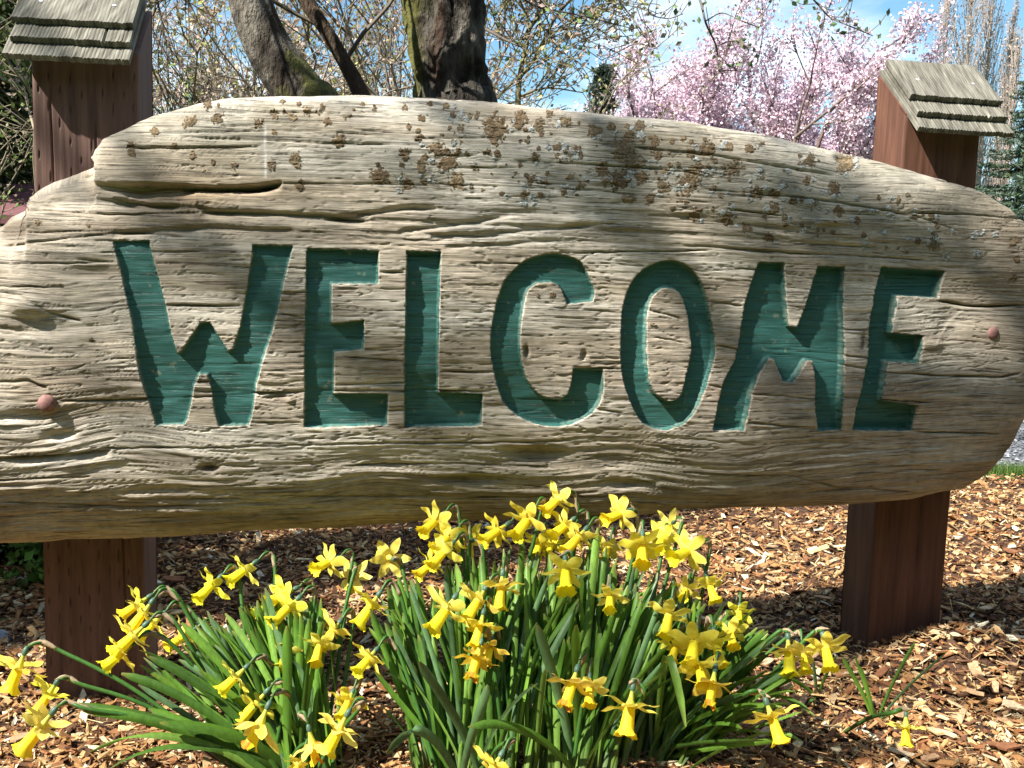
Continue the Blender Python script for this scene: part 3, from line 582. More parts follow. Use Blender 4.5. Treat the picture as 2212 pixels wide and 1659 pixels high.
# surface lookup for things growing on the log
_G = LG['G'][:, :LG['NR']]; _px = LG['px'][:, :LG['NR']]; _py = LG['py'][:, :LG['NR']]; _N = LG['N'][:, :LG['NR']]
def surf_index(x, y):
    ci = int(np.argmin(np.abs(_px[:, 220]-x))); 
    for _ in range(2):
        rj = int(np.argmin(np.abs(_py[ci]-y))); ci = int(np.argmin(np.abs(_px[:, rj]-x)))
    return ci, rj
BL = [(1070, 277, 28), (1120, 263, 20), (1164, 273, 14), (944, 320, 20), (964, 347, 26), (874, 333, 14), (867, 357, 9), (910, 360, 15), (820, 383, 22), (880, 400, 14), (917, 393, 9), (984, 390, 20), (1024, 363, 9), (994, 280, 10), (977, 250, 8), (1014, 252, 8), (912, 260, 10), (904, 300, 9), (994, 303, 9), (1067, 310, 9), (1074, 333, 8), (1154, 337, 14), (1204, 320, 9), (1227, 328, 14), (1247, 323, 12), (1144, 388, 13), (1084, 418, 7), (1134, 423, 13), (1167, 422, 8), (1175, 393, 9), (1230, 383, 8), (1254, 400, 10), (1300, 367, 15), (1337, 387, 24), (1350, 323, 26), (1370, 347, 22), (1357, 297, 12), (1317, 277, 9), (1280, 283, 13), (1220, 265, 12), (1187, 248, 12), (1384, 383, 16), (1434, 403, 15), (1437, 370, 10), (1410, 307, 12), (1420, 337, 10), (1380, 277, 12), (1357, 430, 14), (1404, 430, 12), (1467, 393, 12), (1217, 415, 9),
      (1495, 377, 22), (1492, 400, 22), (1512, 367, 14), (1582, 367, 20), (1642, 372, 9), (1618, 323, 10), (1525, 327, 18), (1492, 333, 14), (1575, 320, 10), (1635, 417, 16), (1675, 417, 11), (1748, 350, 14), (1825, 355, 20), (1802, 410, 16), (1742, 393, 9), (1712, 433, 9), (1668, 448, 15), (1502, 460, 16), (1572, 473, 14), (1612, 493, 13), (1555, 423, 7), (1808, 457, 12), (1848, 477, 10), (1762, 440, 9), (2008, 470, 9), (2015, 510, 10), (1972, 470, 8), (2018, 530, 13), (1935, 433, 9), (1662, 513, 12), (1982, 520, 8), (2188, 520, 14), (1695, 470, 8), (2190, 600, 10), (2195, 560, 8),
      (473, 262, 14), (413, 270, 14), (337, 288, 9), (285, 317, 10), (287, 333, 9), (417, 338, 10), (377, 317, 6), (460, 352, 7), (508, 358, 8), (440, 372, 7), (560, 270, 11), (593, 290, 8), (590, 357, 11), (642, 350, 16), (648, 400, 11), (707, 267, 9), (697, 238, 9), (633, 260, 9), (450, 237, 12), (730, 307, 14), (593, 253, 10), (663, 247, 10), (1193, 638, 6), (1163, 640, 5), (1414, 703, 7), (82, 483, 8), (192, 488, 5), (130, 616, 5), (198, 734, 6)]
BR = np.array([(.115, .080, .047), (.155, .108, .060), (.090, .064, .040), (.20, .15, .088)])
def patch(x, y, r, white=False, seed=0):
    ci, rj = surf_index(x, y)
    rc = max(2, int(r*1.15/2.6)) ; rr = int(r*1.0/1.95)+1
    a0, a1 = max(0, ci-rc*2), min(_G.shape[0]-1, ci+rc*2); b0, b1 = max(0, rj-rr*2), min(_G.shape[1]-1, rj+rr*2)
    G = _G[a0:a1, b0:b1]; X = _px[a0:a1, b0:b1]; Yp = _py[a0:a1, b0:b1]; Nn = _N[a0:a1, b0:b1]
    if G.shape[0] < 3 or G.shape[1] < 3: return
    up = 2   # refine the crust to twice the log's own spacing
    def refine(A):
        n0, n1 = A.shape[:2]; a = np.linspace(0, n0-1, n0*up-1); b = np.linspace(0, n1-1, n1*up-1)
        ia = np.minimum(a.astype(int), n0-2); ib = np.minimum(b.astype(int), n1-2); fa = (a-ia); fb = (b-ib)
        sh = (len(a), 1)+(1,)*(A.ndim-2); sb = (1, len(b))+(1,)*(A.ndim-2); fa = fa.reshape(sh); fb = fb.reshape(sb)
        return (A[ia][:, ib]*(1-fa)+A[ia+1][:, ib]*fa)*(1-fb)+(A[ia][:, ib+1]*(1-fa)+A[ia+1][:, ib+1]*fa)*fb
    G, X, Yp, Nn = refine(G), refine(X), refine(Yp), refine(Nn)
    dx, dy = X-x, Yp-y
    rad = np.hypot(dx, dy)/r + 0.9*fbm(dx*.09+seed, dy*.09, 3, 200+seed) + (1.1 if white else .95)*fbm(dx*.33+seed, dy*.40, 3, 300+seed)
    mask = 1.02-rad if not white else 0.72-rad
    th_ = np.clip(mask*3, 0, 1)*(.0010 if white else .0008)*(.55+1.3*(fbm(dx*.55+seed, dy*.55, 2, 400)+.4))
    P = spt(G[..., 0], G[..., 1], G[..., 2]) + (Nn[..., 0:1]*SU+Nn[..., 1:2]*SZ+Nn[..., 2:3]*SN)*(th_+.0004)[..., None] - SO
    n0, n1 = P.shape[:2]; i, j = np.meshgrid(np.arange(n0-1), np.arange(n1-1), indexing='ij')
    Q = np.stack([i*n1+j, (i+1)*n1+j, (i+1)*n1+j+1, i*n1+j+1], -1).reshape(-1, 4)
    ok = (mask.reshape(-1)[Q] > 0).sum(1) >= 3; Q = Q[ok]
    if len(Q) < 3: return
    if white: col = np.array([.46, .475, .45])*(.75+.5*fbm(dx*.4, dy*.4, 2, 7)[..., None]+.1)
    else:
        k = np.clip(.5+fbm(dx*.2+seed, dy*.2, 3, 500), 0, 1)[..., None]; col = BR[seed % 4]*k*1.4+BR[(seed+1) % 4]*(1-k)
    used, inv = np.unique(Q, return_inverse=True)
    obj('lichen_patch', P.reshape(-1, 3)[used], inv.reshape(-1, 4), mat=MAT['lichen'], parent=sign, attrs={'col': np.clip(col, .02, 1).reshape(-1, 3)[used]})
for i, (x, y, r) in enumerate(BL): patch(x, y, r*.84, False, i)
rw = random.Random(3); wi = 0
for i in range(190):
    x = rw.triangular(420, 2190, 1350); top_y = np.interp(x, [p[0] for p in TOP], [p[1] for p in TOP]); y = top_y+rw.uniform(12, 60 if x < 800 else 190)
    patch(x, y, rw.uniform(2.8, 6), False, 1300+i)
for i in range(190):
    if i < 120:
        bx, by, br = rw.choice([q for q in BL if q[0] > 850 and q[1] < 520]); a = rw.uniform(0, 6.28); x, y = bx+math.cos(a)*(br+rw.uniform(2, 16)), by+math.sin(a)*(br*.8+rw.uniform(2, 9))
    else:
        x = rw.uniform(1500, 2190); y = np.interp(x, [1500, 2200], [300, 500])+rw.uniform(10, 130)
    if y > 560 or y < np.interp(x, [p[0] for p in TOP], [p[1] for p in TOP])+8: continue
    patch(x, y, rw.uniform(4.5, 10), True, 700+i)

# bolt heads
def bolt(px_, py_, rad, dome, label):
    u, v = onplane(px_, py_, .09); ci, rj = surf_index(px_, py_); P = spt(*_G[ci, rj])
    k = 22; V = [P+SN*dome]; T = []; Q = []
    for a, h in ((.45, .92), (.8, .6), (1.0, .1), (1.0, -1.2)):
        for i in range(k):
            t = i*2*math.pi/k; V.append(P+(SU*math.cos(t)+SZ*math.sin(t))*rad*a+SN*dome*h)
    for i in range(k): T.append((0, 1+i, 1+(i+1) % k))
    for r_ in range(3):
        for i in range(k): Q.append((1+r_*k+i, 1+(r_+1)*k+i, 1+(r_+1)*k+(i+1) % k, 1+r_*k+(i+1) % k))
    obj('bolt_head', sub(V, SO), Q, T, MAT['bolt'], sign, label=label)
bolt(102, 870, .0155, .009, 'domed pinkish bolt head at the left end')
bolt(2146, 719, .0125, .005, 'flat red-brown bolt head at the right end')

# ------------------------------------------------------------------ posts with shingled caps
def make_post(tl, bl, tr, depth, zcap, mat, slits, label, seed):
    """front face corners traced at top-left, bottom-left, top-right; the post stands just behind the log"""
    w = -0.102
    a = np.array(onplane(*tl, w)); b = np.array(onplane(*bl, w)); c = np.array(onplane(*tr, w))
    wid = c[0]-a[0]; lean = (a[0]-b[0])/(a[1]-b[1])
    z0 = -0.12; z1 = zcap; base = spt(b[0]+wid/2, 0.0, w-depth/2); base = np.array([base[0], base[1], float(gh(base[0], base[1]))])
    root = empty('sign_post', tuple(base), label=label, category='post')
    nx, nz = (int(wid/.0012), int((z1-z0)/.0042)) if slits > .5 else (int(wid/.004), int((z1-z0)/.008))
    X, Z = np.meshgrid(np.linspace(0, 1, nx), np.linspace(z0, z1, nz))
    u = b[0]+(Z-b[1])*lean+X*wid; D = -0.0009*fbm(X*26, Z*2.0, 3, seed)
    rnd = random.Random(seed)
    rows = int((z1-z0)/.062)
    if slits:
        for ix in range(10):
            xc = .055+ix*.099
            for iz in range(rows):
                zc = z0+iz*.062+(ix % 2)*.031+rnd.uniform(-.006, .006)
                if rnd.random() < slits: D += -.006*np.exp(-(((X-xc-rnd.uniform(-.006, .006))*wid/.0009)**2+((Z-zc)/rnd.uniform(.005, .0095))**4))
    for xc, zz0, zz1 in ([(.58, .7, 1.15), (.17, .5, 1.2), (.8, .1, .5)] if seed == 1 else [(.62, 0, .6), (.45, .7, 1.1), (.05, .9, 1.0)]):
        D -= .006*np.exp(-((X-xc-.01*np.sin(Z*14))*wid/.0014)**2)*sstep(zz0, zz0+.05, Z)*(1-sstep(zz1-.05, zz1, Z))
    # softened arrises
    e = np.minimum(X, 1-X)*wid; D -= .004*np.clip(1-e/.004, 0, 1)**2
    P = spt(u, Z, w+D)
    V = [P.reshape(-1, 3)]; i, j = np.meshgrid(np.arange(nz-1), np.arange(nx-1), indexing='ij')
    Q = [np.stack([i*nx+j, i*nx+j+1, (i+1)*nx+j+1, (i+1)*nx+j], -1).reshape(-1, 4)]
    n = nx*nz
    # sides and back: the top is cut to a slope rising to the back
    rise = .80
    for side, uu in ((0, 0.0), (1, 1.0)):
        nz = 60; zz = np.linspace(z0, z1, nz)[:, None]+np.zeros((1, 9)); dd = np.linspace(0, 1, 9)[None]+zz*0
        zz2 = zz+np.where(zz > z1-.02, (zz-(z1-.02))/.02*dd*depth*rise, 0)
        us = b[0]+(zz2-b[1])*lean+uu*wid; ww = w-.004-dd*(depth-.004)
        us = us + (1 if side else -1)*(-.0012+.0012*fbm(zz*2, dd*6, 2, seed+4))
        Ps = spt(us, zz2, ww); V.append(Ps.reshape(-1, 3)); i, j = np.meshgrid(np.arange(nz-1), np.arange(8), indexing='ij')
        q = np.stack([i*9+j, (i+1)*9+j, (i+1)*9+j+1, i*9+j+1], -1).reshape(-1, 4)
        if side: q = q[:, ::-1]
        Q.append(q+n); n += nz*9
    zb = z1+depth*rise
    Bk = [spt(b[0]+(zq-b[1])*lean+uu*wid, zq, w-depth) for zq in (z0, zb) for uu in (0.0, 1.0)]
    V.append(np.array(Bk)); Q.append(np.array([(n+1, n, n+2, n+3)])); n += 4
    Tp = [spt(b[0]+(z1-b[1])*lean, z1, w), spt(b[0]+(z1-b[1])*lean+wid, z1, w), Bk[3], Bk[2]]
    V.append(np.array(Tp)); Q.append(np.array([(n, n+1, n+2, n+3)])); n += 4
    obj('post_shaft', sub(np.concatenate(V), base), np.concatenate(Q), mat=mat, parent=root)
    return root, base, b, lean, wid, w
def board(root, base, org, ulen, slen, thick, ax_u, ax_s, ax_n, seed, groove=.0016, split=None):
    """a grooved board: its end grain shows at the low edge; grooves run up the slope"""
    k = 33; per = 4; nx = k*per+1; ns = 9
    x = np.linspace(0, 1, nx); rnd = np.random.default_rng(seed)
    gp = np.abs(np.sin(np.linspace(0, k*math.pi, nx)+.3*np.sin(np.linspace(0, 40, nx))))**.6
    s = np.linspace(0, 1, ns)
    X, S = np.meshgrid(x, s)
    h = thick - groove*(1-gp)[None]*(1+.4*vnoise(X*30, S*3, seed)) + .0012*fbm(X*9, S*4, 3, seed)
    if split is not None: h = h - .006*np.exp(-((X-split)*ulen/.0018)**2)
    low = .004*vnoise(x*22, x*0, seed+1)+.0012*(rnd.random(nx)-.5)+.003*(1-gp)*.5
    Sx = S*slen; Sx = Sx-(1-S)**6*low[None]
    U = X*ulen
    topP = org+U[..., None]*ax_u+Sx[..., None]*ax_s+h[..., None]*ax_n
    hb = .0015*(1-gp)[None]*np.ones_like(S); botP = org+U[..., None]*ax_u+Sx[..., None]*ax_s+hb[..., None]*ax_n
    V = np.concatenate([topP.reshape(-1, 3), botP.reshape(-1, 3)]); n = nx*ns
    i, j = np.meshgrid(np.arange(ns-1), np.arange(nx-1), indexing='ij')
    q = np.stack([i*nx+j, i*nx+j+1, (i+1)*nx+j+1, (i+1)*nx+j], -1).reshape(-1, 4); Q = [q, q[:, ::-1]+n]
    j = np.arange(nx-1); Q.append(np.stack([j+n, j+1+n, j+1, j], -1)); jj = (ns-1)*nx+j; Q.append(np.stack([jj, jj+1, jj+1+n, jj+n], -1))
    i = np.arange(ns-1); Q.append(np.stack([i*nx+n, i*nx, (i+1)*nx, (i+1)*nx+n], -1)); ii = i*nx+nx-1; Q.append(np.stack([ii, ii+n, ii+nx+n, ii+nx], -1))
    return obj('roof_board', sub(V, base), np.concatenate(Q), mat=MAT['roof'], parent=root, smooth=False)
def cap(post, lowL, lowR, seed, slope=40):
    root, base, b, lean, wid, w = post
    wf = w+.042
    A = np.array(onplane(*lowL, wf)); Bq = np.array(onplane(*lowR, wf))
    O = spt(A[0], A[1], wf); E = spt(Bq[0], Bq[1], wf); au = (E-O); ul = np.linalg.norm(au); au /= ul
    c, s = math.cos(math.radians(slope)), math.sin(math.radians(slope))
    as_ = -SN*c+SZ*s; as_ -= au*(as_@au); as_ /= np.linalg.norm(as_); an = np.cross(au, as_)
    tot = .232
    board(root, base, O-as_*0, ul, tot, .012, au, as_, an, seed)
    board(root, base, O+as_*.040+an*.0125+au*ul*.040, ul*.945, tot-.040, .0125, au, as_, an, seed+5, split=.78)
    board(root, base, O+as_*.086+an*.0255+au*ul*.015, ul*.975, tot-.086, .0125, au, as_, an, seed+9, groove=.0009)
    for fx in (.2, .8):
        P = O+as_*(.150)+an*.0385+au*ul*fx; k = 10; V = [P+an*.0012]+[P+(au*math.cos(t)+as_*math.sin(t))*.0042 for t in np.arange(k)*2*math.pi/k]
        obj('nail_head', sub(V, base), tris=[(0, 1+i, 1+(i+1) % k) for i in range(k)], mat=MAT['nail'], parent=root)
zL = onplane(180, 150, -.102)[1]; zR = onplane(2030, 285, -.102)[1]
pL = make_post((68, 150), (99, 1480), (300, 150), .135, zL+.034, MAT['post'], .85, 'thick maroon post with incised slits at the left end of the log', 1)
cap(pL, (6, 127), (281, 141), 3)
pR = make_post((1947, 360), (1872, 1385), (2113, 360), .125, zR+.034, MAT['post2'], .05, 'russet brown post behind the right end of the log', 2)
cap(pR, (1980, 284), (2187, 298), 6)

# ------------------------------------------------------------------ daffodils
YEL = np.array([.94, .84, .07]); COR = np.array([.93, .79, .035]); GRN = np.array([.055, .15, .028]); TEAL = np.array([.10, .19, .13])
def petal_mesh(L, Wd, reflex, twist, rnd, col):
    ns, nw = 9, 5; V = []; C = []
    for i in range(ns):
        s = i/(ns-1); r = .004+s*L; wdt = Wd*(math.sin(math.pi*min(1, s*.93+.05))**.75)*(1-.25*s)+.0006
        if i == ns-1: wdt = .0004
        z = -math.sin(s*1.3)*reflex*L + .002*math.sin(s*9+twist*7)
        for j in range(nw):
            t = (j/(nw-1)-.5)*2
            V.append((r, t*wdt/2, z+.18*wdt*t*t*(1-s*.5)*-1 + twist*t*wdt*.5*s - .0008*math.cos(t*9)*(s < .95)))
            C.append(col*np.array([1, 1-.05*(abs(t) < .3)-.06*(s < .2), 1+.8*abs(t)]))
    Q = [(i*nw+j, i*nw+j+1, (i+1)*nw+j+1, (i+1)*nw+j) for i in range(ns-1) for j in range(nw-1)]
    return np.array(V), Q, np.array(C)
def corona_mesh(L, r0, r1, rnd, col, wither):
    k, nr = 24, 9; V = []; C = []; ph = rnd.uniform(0, 6)
    for i in range(nr):
        s = i/(nr-1); r = r0+(r1*.66-r0)*s**.8+(r1*.34)*max(0, (s-.72)/.28)**1.5
        for j in range(k):
            t = j*2*math.pi/k
            fr_ = 1+.035*math.cos(t*6)*(1-s*.3)+(.09*math.sin(t*12+ph)+.05*math.sin(t*7+ph*2))*max(0, (s-.65)/.35)
            z = s*L*(1-(.10+wither*.12)*max(0, math.sin(t*3+ph))*s**4)+.0012*math.sin(t*11+ph)*s**3
            V.append((r*fr_*math.cos(t)*(1-wither*.35*s), r*fr_*math.sin(t), z)); c = col*(1-.0*s)
            if wither and s > .7 and math.sin(t*2+ph) > .1: c = np.array([.62, .26, .03])
            C.append(c)
    Q = [(i*k+j, i*k+(j+1) % k, (i+1)*k+(j+1) % k, (i+1)*k+j) for i in range(nr-1) for j in range(k)]
    return np.array(V), Q, np.array(C)
def revolve(prof, k=10, col=(1, 1, 1)):
    V = []; n = len(prof)
    for r, z in prof:
        for j in range(k): t = j*2*math.pi/k; V.append((r*math.cos(t), r*math.sin(t), z))
    Q = [(i*k+j, i*k+(j+1) % k, (i+1)*k+(j+1) % k, (i+1)*k+j) for i in range(n-1) for j in range(k)]
    return np.array(V), Q
CLUMPS = {'L': (-.345, 1.605, .09, .06), 'C': (-.045, 1.63, .12, .07), 'D': (.13, 1.66, .11, .08), 'R': (.27, 1.71, .09, .06), 'S': (.66, 1.83, .02, .02), 'T': (.56, 1.86, .02, .02)}
def make_daffodil(ox, oy, mx, my, size, zadj, clump, label, away=False, wither=0.0, stemhint=None, seed=0):
    rnd = random.Random(seed*7+1)
    d = float(np.interp(my, [1080, 1640], [1.86, 1.60]))+zadj
    Lr = .061*size; Mo = at(ox, oy, d); Mm = at(mx, my, d); l = np.linalg.norm(Mm-Mo)
    if l > Lr: Lr = l*1.01; size = Lr/.061
    dz = math.sqrt(max(Lr*Lr-l*l, 0))
    ax = (Mm-Mo) + (FW*dz if away else -FW*dz); ax /= np.linalg.norm(ax)
    # frame
    x = np.cross(ax, SZ); x /= np.linalg.norm(x)+1e-9; y = np.cross(ax, x)
    R = np.stack([x, y, ax], 1)
    th = rnd.uniform(0, 1.05)
    cxy = CLUMPS[clump]; a = rnd.uniform(0, 6.28); rr = math.sqrt(rnd.random())
    bx, by = cxy[0]+math.cos(a)*rr*cxy[2], cxy[1]+math.sin(a)*rr*cxy[3]
    bx = .6*bx+.4*np.clip(Mo[0], cxy[0]-cxy[2], cxy[0]+cxy[2])
    base = np.array([bx, by, float(gh(bx, by))])
    root = empty('daffodil', tuple(base), label=label, category='daffodil', group='yellow daffodils in bloom below the log')
    pc = Mo+ax*Lr*.42
    yel = YEL*np.array([1, rnd.uniform(.93, 1.05), rnd.uniform(.8, 1.8)]); cor = COR*np.array([1, rnd.uniform(.92, 1.08), 1])
    refl = rnd.uniform(-.12, .28)
    for k in range(6):
        V, Q, C = petal_mesh(.038*size*rnd.uniform(.9, 1.08), .0205*size*rnd.uniform(.85, 1.1), refl+rnd.uniform(-.16, .16) + (.1 if k % 2 else 0) - (wither*.5), rnd.uniform(-.7, .7), rnd, yel)
        if wither: C = C*np.array([.95, .82, .8])
        t = th+k*math.pi/3+rnd.uniform(-.1, .1); c, s = math.cos(t), math.sin(t)
        V = V@np.array([[c, s, 0], [-s, c, 0], [0, 0, 1]]); V[:, 2] += .0006*(k % 2)
        obj('petal', sub(pc+V@R.T, base), Q, mat=MAT['petal'], parent=root, attrs={'col': C})
    V, Q, C = corona_mesh(Lr*.60, .0062*size, .0148*size, rnd, cor, wither); obj('corona', sub(pc+V@R.T, base), Q, mat=MAT['petal'], parent=root, attrs={'col': C})
    V, Q = revolve([(.0030, -.42*Lr+.004), (.0032, -.30*Lr), (.0042, -.17*Lr), (.0075*size, .0015)], 10)
    tt = (V[:, 2]-V[:, 2].min())/(np.ptp(V[:, 2])); C = np.outer(1-tt, [.35, .42, .08])+np.outer(tt, yel)
    obj('flower_tube', sub(pc+V@R.T, base), Q, mat=MAT['petal'], parent=root, attrs={'col': C})
    V, Q = revolve([(.0004, -.008), (.0030, -.006), (.0046, -.001), (.0044, .004), (.0028, .007), (.0004, .008)], 10); V *= min(1.1, size)
    obj('seed_pod', sub(Mo+V@R.T, base), Q, mat=MAT['leaf'], parent=root, attrs={'col': np.tile(TEAL, (len(V), 1))})
    # stem with its hooked neck
    p0 = Mo-ax*.006; tb = base-p0; tb = tb/np.linalg.norm(tb)
    hv = np.array([-ax[0], -ax[1], 0]); hv = hv/(np.linalg.norm(hv)+1e-6)
    if stemhint is not None: top = at(stemhint[0][0], stemhint[0][1], d); nk = [at(q[0], q[1], d+.01) for q in stemhint[1:]]
    else:
        top = p0-ax*.010+SZ*.007+hv*.006; nk = [top+hv*.012-SZ*.006, top+hv*.016+tb*.03]
    last = nk[-1]; mid = (last+base)/2; bow = np.array([(last[0]-base[0])*.12, (last[1]-base[1])*.12, .02+.06*abs(last[0]-base[0])])
    path = catmull([p0, top]+nk+[mid+bow, base-np.array([0, 0, .02])], 6)
    R_ = np.interp(np.linspace(0, 1, len(path)), [0, .12, .3, 1], [.0017, .0022, .0030, .0038])
    V, Q, T = tube(path, R_, 7); tt = np.repeat(np.linspace(0, 1, len(path)), 7); C = np.concatenate([np.tile(GRN*1.15, (len(tt), 1)), np.tile(GRN, (2, 1))])
    C[:len(tt)] += np.outer(np.clip(1-tt*5, 0, 1), [.03, .03, .03])
    obj('flower_stem', sub(V, base), Q, T, MAT['leaf'], root, {'col': C})
    # papery spathe at the bend
    s0 = nk[0]; dr = (p0-s0); dr /= np.linalg.norm(dr)+1e-9; pts = catmull([nk[-1], s0, s0+dr*.012+SZ*.003, s0+dr*.024+SZ*rnd.uniform(-.004, .009)], 4)
    V, Q, T = tube(pts, np.interp(np.linspace(0, 1, len(pts)), [0, .3, .6, 1], [.0034, .0044, .0042, .0006]), 6)
    V = V+np.random.default_rng(seed).normal(0, .0005, V.shape)
    obj('spathe', sub(V, base), Q, T, MAT['papery'], root, {'col': np.tile([.36, .27, .17], (len(V), 1))})
    return root
